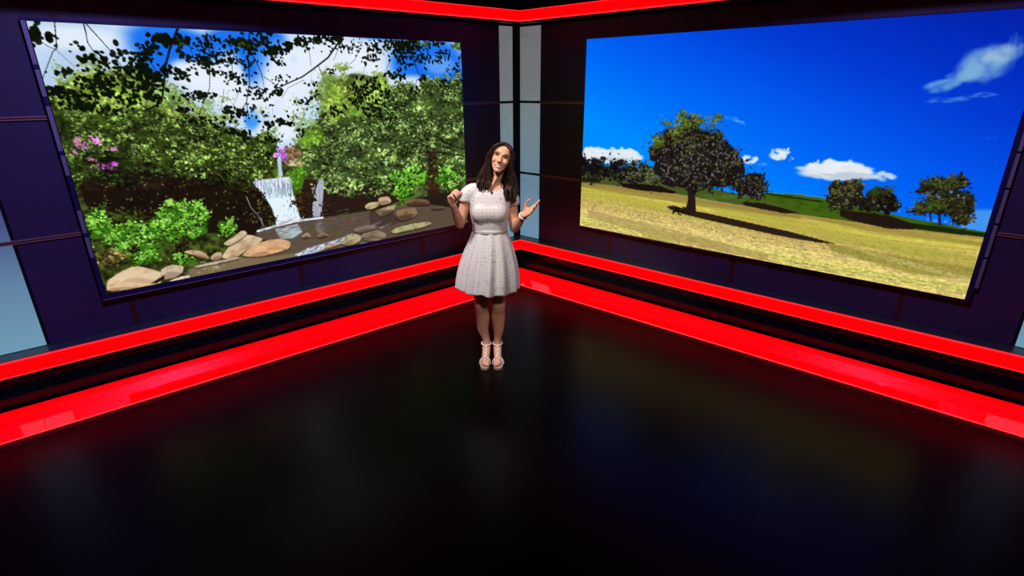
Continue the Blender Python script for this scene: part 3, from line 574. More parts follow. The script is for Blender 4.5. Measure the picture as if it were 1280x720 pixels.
def field_picture():
    p = Picture('R', 23); rg = p.rng
    # sky: azure by the horizon, deep blue high on the right
    u = p.uu / GW; v = p.vv / GH
    def stops(t, st):
        t = np.clip(t, 0, 1); return np.stack([np.interp(t, [s[0] for s in st], [s[1][k] for s in st]) for k in range(3)], -1)
    t = np.clip((1 - v) * 0.9 + (u - 0.35) * 0.62, 0, 1.25) / 1.25
    p.a = stops(t, [(0.0, (0, 150, 255)), (0.28, (0, 138, 254)), (0.45, (0, 112, 250)), (0.62, (2, 86, 238)), (0.80, (2, 56, 208)), (1.0, (4, 34, 172))])
    p.a = p.a * (0.985 + 0.03 * p.noise(40, 26, 3))[..., None]
    def cloud(x, y, rx, ry, n_, col=(236, 242, 250), alpha=0.75, sz=0.34, ang=0.0):
        for _ in range(n_):
            r_ = math.sqrt(rg.random()); a_ = rg.random() * 6.283
            dx, dy = math.cos(a_) * rx * r_, math.sin(a_) * ry * r_
            p.blob(x + dx * math.cos(ang) - dy * math.sin(ang), y + dx * math.sin(ang) + dy * math.cos(ang), rx * sz * (0.5 + rg.random() * 0.7), ry * sz * 1.5 * (0.5 + rg.random() * 0.7), np.array(col) * (0.94 + 0.06 * rg.random()), alpha, ang, 0.9)
    cloud(744, 196, 18, 8, 50); cloud(782, 195, 18, 6, 40); cloud(765, 191, 10, 5, 18); cloud(736, 190, 10, 6, 18); cloud(780, 189, 10, 4, 14); cloud(770, 200, 26, 4, 24, (206, 222, 240))
    cloud(937, 199, 10, 5, 22, alpha=0.5); cloud(974, 193, 11, 6, 26, alpha=0.6); cloud(984, 190, 4, 4, 8, alpha=.6); cloud(990, 199, 3, 3, 5, alpha=0.35); cloud(952, 206, 6, 3, 6, (150, 200, 250), 0.3)
    cloud(1044, 213, 40, 8, 70); cloud(1040, 206, 12, 7, 20); cloud(1020, 208, 9, 6, 16); cloud(1062, 209, 16, 6, 18); cloud(1048, 220, 40, 4, 30, (200, 214, 228)); cloud(1104, 220, 13, 5, 20, alpha=0.4)
    cloud(1185, 103, 30, 8, 44, (110, 170, 226), 0.22, ang=-0.25); cloud(1236, 78, 34, 17, 80, (130, 180, 224), 0.16, ang=-0.35); cloud(1250, 68, 20, 10, 40, (160, 196, 226), 0.22, ang=-0.2); cloud(1212, 92, 18, 8, 30, (130, 180, 224), 0.22, ang=-0.4)
    cloud(1185, 125, 24, 3.5, 24, (70, 140, 230), 0.22, ang=-0.05); cloud(1230, 118, 16, 3, 12, (90, 150, 224), 0.3, ang=-0.1); cloud(1268, 60, 12, 14, 20, (120, 165, 220), 0.2)
    cloud(915, 148, 12, 3, 12, (90, 170, 250), 0.3, ang=0.3); cloud(926, 152, 9, 2, 8, (100, 175, 250), 0.3, ang=0.3); cloud(1235, 172, 10, 1.5, 6, (40, 120, 246), 0.3)
    p.poly([(1208, 262), (1250, 262), (1240, 300), (1200, 288)], (110, 180, 240), 0.6, 10)
    # far green hill
    p.poly([(934, 244), (962, 241), (1000, 244), (1035, 249), (1090, 262), (1140, 273), (1200, 284), (1236, 291), (1236, 300), (1100, 300), (930, 262)], (64, 96, 18), 1, 1)
    m = p.polymask([(934, 244), (962, 241), (1000, 244), (1035, 249), (1090, 262), (1140, 273), (1200, 284), (1236, 291), (1236, 300), (1100, 300), (930, 262)], 1)
    p.put(m * np.clip((p.noise(50, 60, 3) - 0.45) * 4, 0, 1), (40, 66, 12), 0.6)
    p.line([(958, 242), (990, 247), (1028, 252)], 1.8, (26, 32, 10), 0.9)
    p.line([(960, 241), (1000, 243), (1034, 248)], 1.0, (100, 140, 40), 0.8)
    # mown field: rows run parallel to its upper edge
    top = [(726, 228), (760, 231), (800, 236), (850, 243), (900, 252), (960, 262), (1000, 268), (1060, 276), (1120, 284), (1180, 291), (1240, 296)]
    fm = p.polymask(top + [(1244, 420), (720, 420)], 1)
    e = [p.P(*q) for q in top]
    edge = np.interp(np.arange(GW), [q[0] for q in e], [q[1] for q in e])
    dep = np.clip((p.vv - edge[None, :]) / (GH - edge.min()), 0, 1)
    p.rng = rg = np.random.default_rng(77)
    rows = p.rng.random(600); rows2 = p.rng.random(900)
    wob = p.noise(5, 3, 2) * 0.02 + p.noise(60, 30, 2) * 0.006
    persp = np.power(np.clip(dep + wob, 0, 1), 0.75)
    sl = persp + 0.05 * u
    r1 = np.interp(sl * 46, np.arange(600), rows); r2 = np.interp(sl * 120, np.arange(900), rows2)
    fine = p.noise(260, 210, 2); mid = p.noise(90, 120, 2)
    base = stops(dep / 0.62, [(0, (146, 126, 60)), (0.10, (162, 146, 66)), (0.22, (174, 164, 68)), (0.42, (178, 160, 78)), (0.66, (184, 160, 88)), (1.0, (194, 172, 104))])
    shade = 0.90 + 0.17 * r1 + 0.16 * r2 + (0.36 * (fine - 0.5) + 0.34 * (mid - 0.5)) * (0.35 + 1.1 * dep) + 0.08
    base = base * shade[..., None]
    gr = np.clip((np.interp(sl * 15, np.arange(600), rows[::-1]) - 0.55) * 3, 0, 1)
    base[..., 0] *= 1 - 0.07 * gr; base[..., 2] *= 1 - 0.12 * gr
    p.put(fm, 0 * base + base)
    def band(pts, col, al, fe): 
        m_ = p.polymask(pts, fe); m_ = m_ * (0.55 + 0.9 * (mid * 0.5 + fine * 0.5)); p.put(np.clip(m_, 0, 1), col, al)
    band([(726, 236), (780, 243), (850, 262), (900, 276), (900, 281), (840, 268), (780, 253), (726, 246)], (176, 172, 52), 0.5, 4)
    band([(890, 260), (960, 268), (1060, 290), (1200, 318), (1230, 324), (1225, 340), (1100, 312), (1000, 290), (900, 270)], (172, 168, 62), 0.55, 5)
    band([(1030, 303), (1100, 316), (1222, 336), (1216, 350), (1140, 342), (1040, 314)], (118, 118, 28), 0.6, 4)
    band([(990, 268), (1080, 282), (1236, 304), (1236, 309), (1080, 288)], (112, 92, 40), 0.4, 2)
    band([(1050, 306), (1120, 322), (1216, 348), (1214, 352), (1110, 326)], (206, 196, 130), 0.5, 2)
    band([(726, 228), (790, 235), (900, 254), (1000, 270), (1000, 274), (880, 258), (726, 234)], (134, 110, 52), 0.6, 2)
    band([(735, 262), (860, 292), (960, 318), (960, 326), (850, 304), (735, 272)], (150, 118, 74), 0.45, 4)
    band([(800, 290), (840, 300), (850, 312), (806, 300)], (150, 150, 50), 0.5, 4)
    for _ in range(2600):                                   # stubble
        uu_ = rg.random() * GW; d_ = rg.random() ** 0.6 * 0.6; vv_ = edge[int(uu_)] + d_ * (GH - edge.min())
        c = (206, 184, 118) if rg.random() < 0.55 else (120, 98, 52)
        p.cblob(uu_, vv_, 1.0 + 2.2 * d_, 0.5 + 0.6 * d_, c, 0.28 + 0.3 * d_, 0.25 + rg.normal() * 0.3, 0.6)
    # hedgerow trees on the left
    p.poly([(724, 214), (760, 218), (800, 222), (850, 230), (900, 238), (960, 250), (1000, 262), (1000, 268), (960, 262), (900, 252), (850, 243), (800, 236), (760, 231), (724, 228)], (70, 86, 30), 1.0, 1)
    DT = [(14, 12, 14), (26, 22, 18), (40, 38, 26), (62, 66, 40), (96, 98, 62)]
    DD = [(10, 8, 12), (20, 14, 18), (30, 24, 20), (44, 44, 26)]
    p.poly([(727, 216), (745, 222), (775, 222), (800, 226), (830, 230), (846, 240), (800, 237), (770, 231), (727, 228)], (76, 84, 34), 0.95, 1)
    for x, y, rx, ry, n_, pal in ((731, 208, 7, 14, 90, DD), (745, 210, 14, 16, 200, DD), (760, 214, 8, 10, 80, DD), (768, 211, 7, 9, 70, DD), (777, 212, 11, 14, 150, DT), (790, 216, 12, 14, 150, DT), (803, 216, 16, 14, 210, DT), (814, 220, 10, 12, 110, [(40, 46, 26), (70, 82, 44), (104, 116, 66)]), (822, 228, 10, 8, 60, [(50, 58, 30), (80, 92, 50)])):
        p.foliage(x, y, rx, ry, n_, 1.3, pal, pal[1], 0.9)
    for _ in range(26): p.blob(782 + rg.random() * 40, 208 + rg.random() * 20, 1, 0.9, (150, 150, 150), 0.5)
    p.poly([(775, 229), (800, 230), (826, 233), (846, 240), (842, 242), (800, 238), (779, 234)], (24, 14, 14), 0.95, 1)
    p.poly([(727, 222), (752, 224), (750, 228), (727, 227)], (30, 24, 14), 0.9, 1)
    p.poly([(846, 242), (870, 246), (900, 250), (918, 252), (960, 262), (1000, 268), (988, 262), (958, 250), (925, 246), (905, 244), (870, 240)], (72, 92, 26), 0.95, 1)
    # the big lone tree with its long shadow
    SH = (30, 18, 16)
    p.poly([(833, 258), (842, 257), (852, 260), (868, 264), (882, 266), (900, 270), (940, 279), (985, 289), (1046, 305), (1020, 303), (970, 294), (920, 283), (880, 274), (856, 268), (838, 262)], SH, 0.92, 1)
    p.foliage(860, 263, 20, 2, 30, 1.4, [(20, 12, 10), (34, 22, 14)], None, 0.9)
    p.poly([(859, 226), (874, 226), (869, 245), (870, 265), (856, 265), (860, 250)], (36, 25, 22), 1, 1)
    p.line([(868, 240), (880, 236), (888, 232)], 1.6, (30, 22, 18)); p.line([(862, 240), (852, 232)], 1.4, (30, 22, 18))
    BT = [(18, 13, 15), (27, 22, 20), (38, 33, 26), (54, 50, 32), (82, 78, 50)]
    crown = ((845, 185, 30, 28, 420), (872, 172, 32, 30, 520), (868, 200, 44, 34, 800), (836, 205, 22, 26, 260), (895, 185, 18, 24, 260), (905, 206, 24, 26, 380), (885, 222, 34, 16, 300), (845, 225, 22, 12, 170), (922, 214, 10, 16, 120), (905, 228, 22, 10, 120), (823, 192, 13, 15, 140))
    for x, y, rx, ry, n_ in crown:
        p.foliage(x, y, rx, ry, n_, 1.4, BT, (28, 22, 20), 0.95, True, 0.97, 0.86)
    for x, y, rx, ry, n_ in ((868, 146, 24, 6, 110), (838, 162, 16, 7, 70), (819, 178, 7, 9, 50), (850, 153, 12, 6, 50), (888, 150, 12, 6, 40)):
        p.foliage(x, y, rx, ry, n_, 1.4, [(58, 76, 22), (82, 100, 30), (112, 128, 52)], None, 0.9)
    p.foliage(865, 166, 36, 20, 110, 1.3, [(60, 66, 30), (88, 92, 48)], None, 0.75)
    for _ in range(170):
        a_ = rg.random() * 6.283; r_ = math.sqrt(rg.random())
        g = 96 + rg.random() * 80
        p.blob(872 + math.cos(a_) * 50 * r_, 204 + math.sin(a_) * 28 * r_, 0.9 + rg.random() * 0.7, 0.8 + rg.random() * 0.5, (g, g * 0.96, g * 1.04), 0.5, rg.normal())
    for x, y, rx, ry, n_ in ((941, 224, 12, 10, 170), (948, 234, 13, 10, 170), (936, 240, 22, 9, 200), (930, 232, 12, 12, 120)):
        p.foliage(x, y, rx, ry, n_, 1.3, BT, (30, 24, 22), 0.9)
    for _ in range(30): p.blob(925 + rg.random() * 32, 226 + rg.random() * 22, 1.0, 0.8, (130, 128, 134), 0.55)
    for _ in range(24): p.blob(880 + rg.random() * 40, 244 + rg.random() * 5, 2.0, 1.4, (78, 112, 36), 0.7)
    p.poly([(928, 252), (952, 254), (975, 259), (998, 266), (982, 267), (950, 261), (930, 256)], (30, 18, 16), 0.92, 1)
    # trees on the brow
    OT = [(16, 14, 12), (30, 28, 16), (48, 48, 24), (68, 68, 34), (92, 92, 50)]
    for x, y, rx, ry, n_ in ((1046, 236, 14, 13, 200), (1066, 234, 15, 12, 200), (1054, 250, 22, 15, 340), (1072, 246, 14, 12, 170)):
        p.foliage(x, y, rx, ry, n_, 1.3, OT, (34, 30, 20), 0.95, True, 0.97, 0.92)
    for x, y, rx, ry, n_ in ((1100, 246, 22, 13, 320), (1112, 254, 20, 12, 260), (1090, 256, 16, 12, 200)):
        p.foliage(x, y, rx, ry, n_, 1.3, OT[:3], (20, 14, 12), 0.95, True, 0.97, 0.92)
    p.foliage(1098, 238, 18, 4, 50, 1.3, [(40, 62, 22), (60, 80, 30)], None, 0.8)
    for x, y in ((1098, 257), (1106, 258), (1124, 256), (1124, 264), (1092, 252), (1072, 242), (1058, 250)): p.blob(x, y, 1.6, 1.1, (150, 150, 158), 0.6, 0, 0.6)
    p.poly([(1050, 262), (1082, 266), (1112, 270), (1146, 281), (1142, 287), (1110, 286), (1066, 276), (1050, 270)], (34, 18, 16), 0.95, 1)
    for x, y, rx, ry, n_ in ((1180, 231, 26, 11, 300), (1200, 226, 12, 8, 130), (1160, 235, 14, 10, 150), (1190, 248, 28, 14, 420), (1168, 258, 24, 12, 330), (1198, 262, 22, 14, 330), (1150, 262, 12, 8, 100), (1212, 254, 8, 14, 120), (1206, 276, 10, 7, 70)):
        p.foliage(x, y, rx, ry, n_, 1.3, OT, (36, 36, 22), 0.95, True, 0.95, 0.95)
    p.foliage(1164, 252, 18, 10, 120, 1.3, [(56, 74, 24), (76, 92, 34)], None, 0.8); p.foliage(1184, 226, 24, 6, 80, 1.3, [(50, 68, 24), (70, 84, 34)], None, 0.8)
    for x, y, r_ in ((1189, 240, 3), (1174, 246, 2), (1198, 244, 2), (1169, 276, 3.5), (1182, 277, 3), (1160, 274, 2.2), (1190, 279, 2.2), (1205, 247, 1.6), (1204, 284, 2.5)):
        p.blob(x, y, r_ * .8, r_ * 0.6, (110, 160, 222), 0.7, 0, 0.6)
    p.line([(1174, 268), (1175, 281)], 2.6, (26, 18, 14)); p.line([(1163, 268), (1163, 276)], 1.8, (26, 18, 14)); p.line([(1192, 270), (1191, 281)], 1.6, (26, 18, 14))
    p.poly([(1140, 279), (1180, 284), (1236, 292), (1236, 297), (1180, 291), (1140, 285)], (22, 30, 10), 0.9, 1)
    return np.clip(p.a, 0, 255)

def screen_material(name):
    m = bpy.data.materials.new(name); m.use_nodes = True
    nt = m.node_tree; nt.nodes.remove(nt.nodes['Principled BSDF'])
    e = nt.nodes.new('ShaderNodeEmission'); a = nt.nodes.new('ShaderNodeAttribute'); a.attribute_name = 'picture'
    nt.links.new(a.outputs['Color'], e.inputs['Color'])
    nt.links.new(e.outputs[0], nt.nodes['Material Output'].inputs['Surface'])
    m.cycles.emission_sampling = 'NONE'
    return m
MAT['screen'] = screen_material('led_video_picture')

def display_mesh(side, pic, origin):
    s0, s1, z0, z1 = SCR[side]
    ss = np.linspace(s1, s0, GW) if side == 'L' else np.linspace(s0, s1, GW)
    zz = np.linspace(z1, z0, GH)
    t = TC[side] + ss
    xy = DS * NV[side][None] + t[:, None] * DV[side][None]
    v = np.zeros((GH, GW, 3)); v[..., 0] = xy[None, :, 0]; v[..., 1] = xy[None, :, 1]; v[..., 2] = zz[:, None]
    v -= np.array(origin)
    me = bpy.data.meshes.new('display')
    nv, nf = GW * GH, (GW - 1) * (GH - 1)
    me.vertices.add(nv); me.vertices.foreach_set('co', v.ravel())
    a = (np.arange(GH - 1)[:, None] * GW + np.arange(GW - 1)[None]).ravel()
    idx = np.stack([a, a + GW, a + GW + 1, a + 1], -1).ravel().astype(np.int32)
    me.loops.add(nf * 4); me.loops.foreach_set('vertex_index', idx)
    me.polygons.add(nf); me.polygons.foreach_set('loop_start', np.arange(nf, dtype=np.int32) * 4)
    me.update(calc_edges=True)
    at = me.color_attributes.new('picture', 'FLOAT_COLOR', 'POINT')
    c = np.ones((GH, GW, 4), np.float32); c[..., :3] = lin(pic); at.data.foreach_set('color', c.ravel())
    return me

for side, paint, lab in (('L', waterfall_picture, 'wide video screen showing a waterfall, ferns and a rocky stream'),
                         ('R', field_picture, 'wide video screen showing a lone tree in a mown field under blue sky')):
    s0, s1, z0, z1 = SCR[side]
    org = wp(side, (s0 + s1) / 2, W, z0)
    root = empty('video_screen', org, lab, 'screen')
    link('display', display_mesh(side, paint(), org), MAT['screen'], root)
    def part(name, boxes, m):
        me = wall_mesh(name, boxes); me.transform(Matrix.Translation(-Vector(org))); return link(name, me, m, root)
    BT, BB, BI, BO = (0.022, 0.046, 0.022, 0.030) if side == 'L' else (0.016, 0.014, 0.020, 0.030)   # top, bottom, inner and outer rail widths
    part('back_box', [(side, s0 - 0.003, s1 + 0.003, DS + 0.004, W - 0.014, z0 - 0.003, z1 + 0.003)], MAT['backing'])
    part('frame_rail', [(side, s0 - BI, s1 + BO, DS + 0.006, W - 0.014, z1 + 0.004, z1 + BT)], MAT['bezel'])
    part('frame_rail', [(side, s0 - BI, s1 + BO, DS + 0.006, W - 0.014, z0 - BB, z0 - 0.004)], MAT['bezel'])
    part('frame_rail', [(side, s0 - BI, s0 - 0.004, DS + 0.006, W - 0.014, z0 - 0.003, z1 + 0.003)], MAT['bezel'])
    part('frame_rail', [(side, s1 + 0.004, s1 + BO, DS + 0.006, W - 0.014, z0 - 0.003, z1 + 0.003)], MAT['bezel'])
    # aluminium clips that hold the picture modules, on the outer side edge and below
    segs = [(0.09, 0.30), (0.315, 0.535), (0.55, 0.77), (0.785, 1.0), (1.015, 1.24), (1.255, 1.40), (1.42, 1.80)] if side == 'R' else [(0.28, 0.43), (0.46, 0.62), (0.86, 0.99), (1.02, 1.30), (1.36, 1.52), (1.55, 1.80)]
    for a, b in segs:
        if side == 'R': part('edge_clip', [(side, s1 + BO + 0.002, s1 + BO + 0.022, DS + 0.012, W - 0.014, z0 + a, z0 + b)], MAT['clip'])
        else: part('edge_clip', [(side, s1 + 0.006, s1 + BO - 0.001, DS + 0.001, DS + 0.005, z0 + a, z0 + b)], MAT['clip'])
    lows = [(s0 + 0.52, s0 + 0.65), (s0 + 0.66, s0 + 0.82), (s0 + 0.83, s0 + 0.93), (s0 + 0.95, s0 + 1.06), (s0 + 1.11, s0 + 1.26), (s0 + 1.28, s0 + 1.46)] if side == 'R' else [(s0 + 0.25, s0 + 1.05), (s0 + 1.06, s0 + 2.1), (s0 + 2.12, s1 + BO)]
    for a, b in lows:
        part('edge_clip', [(side, a, b, DS + 0.001, DS + 0.005, z0 - (BB - 0.001), z0 - (BB - 0.006))], MAT['clip'])

# ------------------------------------------------------------------ the presenter
PO = np.array([-0.165, 3.95, 0.0])                       # between her feet; local x = picture right, -y = towards the camera
person = empty('person', tuple(PO), 'woman in a pale patterned dress standing with both hands raised', 'person')

class Geo:
    def __init__(self): self.v = []; self.f = []
    def rings(self, rings, cap=True):
        k = len(self.v); n_ = len(rings[0])
        for r in rings: self.v += [tuple(q) for q in r]
        for i in range(len(rings) - 1):
            for j in range(n_):
                a = k + i * n_ + j; b = k + i * n_ + (j + 1) % n_
                self.f.append((a, b, b + n_, a + n_))
        if cap:
            self.f.append(tuple(k + j for j in range(n_))[::-1]); e_ = k + (len(rings) - 1) * n_
            self.f.append(tuple(e_ + j for j in range(n_)))
    def tube(self, pts, rad, n_=14, squash=None, ref=(0, 1, 0.01), round_ends=True, sub=3):
        """tapering tube through pts; squash = (width, depth) factors in the frame made with ref"""
        P_ = [np.array(q, float) for q in pts]; R_ = list(rad)
        if sub > 1 and len(P_) > 2:                       # smooth the path
            Q, S = [], []
            for i in range(len(P_) - 1):
                p0, p1, p2, p3 = P_[max(i - 1, 0)], P_[i], P_[i + 1], P_[min(i + 2, len(P_) - 1)]
                r0, r1, r2, r3 = R_[max(i - 1, 0)], R_[i], R_[i + 1], R_[min(i + 2, len(P_) - 1)]
                for k in range(sub):
                    t = k / sub
                    h = lambda a, b, c, d: 0.5 * (2 * b + (c - a) * t + (2 * a - 5 * b + 4 * c - d) * t * t + (3 * b - a - 3 * c + d) * t ** 3)
                    Q.append(h(p0, p1, p2, p3)); S.append(h(r0, r1, r2, r3))
            Q.append(P_[-1]); S.append(R_[-1]); P_, R_ = Q, S
        rings = []
        N_ = len(P_)
        def frame(i):
            t = P_[min(i + 1, N_ - 1)] - P_[max(i - 1, 0)]; t = t / (np.linalg.norm(t) + 1e-9)
            u = np.cross(np.array(ref, float), t); u /= (np.linalg.norm(u) + 1e-9)
            return t, u, np.cross(t, u)
        sx, sy = squash or (1, 1)
        def ring(c, u, v_, r):
            return [c + u * (r * sx * math.cos(a)) + v_ * (r * sy * math.sin(a)) for a in np.linspace(0, 2 * math.pi, n_, endpoint=False)]
        for i in range(N_):
            t, u, v_ = frame(i)
            if i == 0 and round_ends:
                for g in (0.95, 0.7, 0.35): rings.append(ring(P_[0] - t * R_[0] * g, u, v_, R_[0] * math.sqrt(1 - g * g)))
            rings.append(ring(P_[i], u, v_, R_[i]))
            if i == N_ - 1 and round_ends:
                for g in (0.35, 0.7, 0.95): rings.append(ring(P_[i] + t * R_[i] * g, u, v_, R_[i] * math.sqrt(1 - g * g)))
        self.rings(rings)
    def ball(self, c, r, fr=None, n_=16):
        c = np.array(c, float); r = np.array(r if hasattr(r, '__len__') else (r, r, r), float)
        fr = np.eye(3) if fr is None else fr
        rings = []
        for th in np.linspace(0.06, math.pi - 0.06, 10):
            rings.append([c + fr @ (r * np.array([math.sin(th) * math.cos(a), math.sin(th) * math.sin(a), math.cos(th)])) for a in np.linspace(0, 2 * math.pi, n_, endpoint=False)])
        self.rings(rings)
    def sections(self, secs, n_=28, power=2.3, fr=None, org=None):
        """horizontal sections (z, cx, rx, y_front, y_back)"""
        rings = []
        for z, cx, rx, yf, yb in secs:
            r_ = []
            for a in np.linspace(0, 2 * math.pi, n_, endpoint=False):
                c, s = math.cos(a), math.sin(a)
                x = cx + rx * math.copysign(abs(c) ** (2 / power), c)
                y = (yf + yb) / 2 + (yb - yf) / 2 * math.copysign(abs(s) ** (2 / power), s)
                q = np.array([x, y, z])
                r_.append(q if fr is None else org + fr @ q)
            rings.append(r_)
        self.rings(rings)
    def mesh(self, name, smooth=True): return mesh(name, self.v, self.f, smooth)

def remesh(me, voxel, smooth_it=4, fac=0.5):
    o = bpy.data.objects.new('tmp', me); COL.objects.link(o)
    m = o.modifiers.new('r', 'REMESH'); m.mode = 'VOXEL'; m.voxel_size = voxel; m.use_smooth_shade = True
    if smooth_it:
        s = o.modifiers.new('s', 'SMOOTH'); s.factor = fac; s.iterations = smooth_it
    bpy.context.view_layer.update()
    dg = bpy.context.evaluated_depsgraph_get()
    new = bpy.data.meshes.new_from_object(o.evaluated_get(dg))
    bpy.data.objects.remove(o); bpy.data.meshes.remove(me)
    new.polygons.foreach_set('use_smooth', [True] * len(new.polygons))
    return new
def nrm(v): v = np.array(v, float); return v / np.linalg.norm(v)

# --- head frame: tilted towards her left (picture right), chin a little up
HC = np.array([0.096, -0.022, 1.613])
roll, pitch = math.radians(17), math.radians(7)
Rr = np.array([[math.cos(roll), 0, math.sin(roll)], [0, 1, 0], [-math.sin(roll), 0, math.cos(roll)]])
Rp = np.array([[1, 0, 0], [0, math.cos(pitch), math.sin(pitch)], [0, -math.sin(pitch), math.cos(pitch)]])
yaw = math.radians(-4)
Ry = np.array([[math.cos(yaw), -math.sin(yaw), 0], [math.sin(yaw), math.cos(yaw), 0], [0, 0, 1]])
HF = Ry @ Rr @ Rp @ np.diag([1.0, 1.0, 0.93])
def hp(x, y, z): return HC + HF @ np.array([x, y, z])

g = Geo()
# torso
TORSO = [(0.78, -0.010, 0.150, -0.105, 0.110), (0.87, -0.010, 0.160, -0.108, 0.125), (0.95, -0.006, 0.146, -0.098, 0.112), (1.02, 0.000, 0.122, -0.086, 0.088),
         (1.075, 0.003, 0.113, -0.082, 0.080), (1.14, 0.003, 0.122, -0.088, 0.085), (1.21, 0.004, 0.136, -0.094, 0.092), (1.29, 0.008, 0.142, -0.086, 0.092),
         (1.345, 0.016, 0.146, -0.066, 0.082), (1.385, 0.024, 0.120, -0.046, 0.072), (1.415, 0.030, 0.072, -0.034, 0.062), (1.44, 0.034, 0.045, -0.03, 0.052)]
g.sections(TORSO)
for sx in (-1, 0, 1): g.ball((0.004 + sx * 0.058, -0.066 + 0.006 * (sx == 0), 1.216), (0.066, 0.056, 0.064))
# neck
g.tube([(0.030, 0.022, 1.36), (0.040, 0.016, 1.43), (0.062, 0.008, 1.50), (0.080, 0.0, 1.56)], [0.055, 0.047, 0.047, 0.052], 18)
g.tube([(0.012, -0.045, 1.385), (0.050, -0.040, 1.46), (0.10, 0.0, 1.54)], [0.010, 0.012, 0.016], 10)
# head
g.sections([(-0.112, 0, 0.016, -0.086, -0.050), (-0.100, 0, 0.030, -0.092, -0.030), (-0.078, 0, 0.045, -0.090, 0.010), (-0.050, 0, 0.055, -0.087, 0.045), (-0.020, 0, 0.062, -0.085, 0.066),
            (0.010, 0, 0.066, -0.084, 0.080), (0.040, 0, 0.068, -0.085, 0.088), (0.066, 0, 0.064, -0.078, 0.085), (0.086, 0, 0.052, -0.060, 0.070), (0.102, 0, 0.030, -0.032, 0.044), (0.108, 0, 0.012, -0.012, 0.020)], 28, 2.2, HF, HC)
g.tube([hp(0, -0.084, 0.018), hp(0, -0.096, -0.004), hp(0, -0.108, -0.026)], [0.007, 0.0085, 0.0105], 10)
for sx in (-1, 1):
    g.ball(hp(sx * 0.011, -0.094, -0.031), 0.0085)
    g.ball(hp(sx * 0.034, -0.064, -0.026), (0.024, 0.021, 0.024), HF)
    g.ball(hp(sx * 0.067, 0.008, -0.004), (0.009, 0.018, 0.030), HF)
    g.tube([hp(sx * 0.014, -0.086, 0.028), hp(sx * 0.032, -0.082, 0.034), hp(sx * 0.050, -0.068, 0.026)], [0.006, 0.007, 0.006], 8)
g.tube([hp(-0.027, -0.080, -0.056), hp(0, -0.092, -0.053), hp(0.027, -0.080, -0.056)], [0.004, 0.0065, 0.004], 8)
g.tube([hp(-0.024, -0.080, -0.064), hp(0, -0.091, -0.074), hp(0.024, -0.080, -0.064)], [0.004, 0.0075, 0.004], 8)
g.ball(hp(0, -0.088, -0.099), (0.016, 0.012, 0.012), HF)
# legs: hip, knee, calf, ankle
HIPX = -0.010
for sx, kx, ax in ((-1, -0.079, -0.048), (1, 0.057, 0.044)):
    g.tube([(HIPX + sx * 0.078, 0.01, 0.88), (HIPX + sx * 0.078, 0.0, 0.72), (kx - sx * 0.001, -0.004, 0.56), (kx, -0.010, 0.475), (kx * 0.97, 0.010, 0.41), (kx * 0.90, 0.020, 0.345), (kx * 0.78 + ax * 0.2, 0.016, 0.25), (ax, 0.010, 0.165), (ax, 0.006, 0.115)],
           [0.090, 0.082, 0.060, 0.0535, 0.052, 0.055, 0.043, 0.030, 0.032], 18)
    g.ball((kx, -0.040, 0.480), (0.030, 0.022, 0.034))
    # foot on a raised heel: heel, instep, ball
    g.tube([(ax, 0.028, 0.098), (ax, 0.005, 0.100), (ax, -0.045, 0.082), (ax + sx * 0.003, -0.100, 0.054), (ax + sx * 0.004, -0.140, 0.042)], [0.028, 0.034, 0.032, 0.030, 0.026], 14, (1.0, 0.85), (0, 0, 1))
    g.tube([(ax + sx * 0.028, -0.118, 0.036), (ax - sx * 0.020, -0.128, 0.038)], [0.018, 0.020], 10)
    for k in range(5):                                    # toes, the big one on the inner side
        tx = ax - sx * 0.018 + sx * (0.0, 0.015, 0.026, 0.036, 0.044)[k]; ty = (-0.190, -0.188, -0.180, -0.170, -0.158)[k]; r_ = (0.0115, 0.0085, 0.008, 0.0075, 0.007)[k]
        g.tube([(tx * 0.9 + ax * 0.1, -0.130, 0.040), (tx, (ty - 0.13) / 2, 0.040), (tx, ty, 0.033)], [r_ * 1.1, r_, r_ * 0.95], 8)
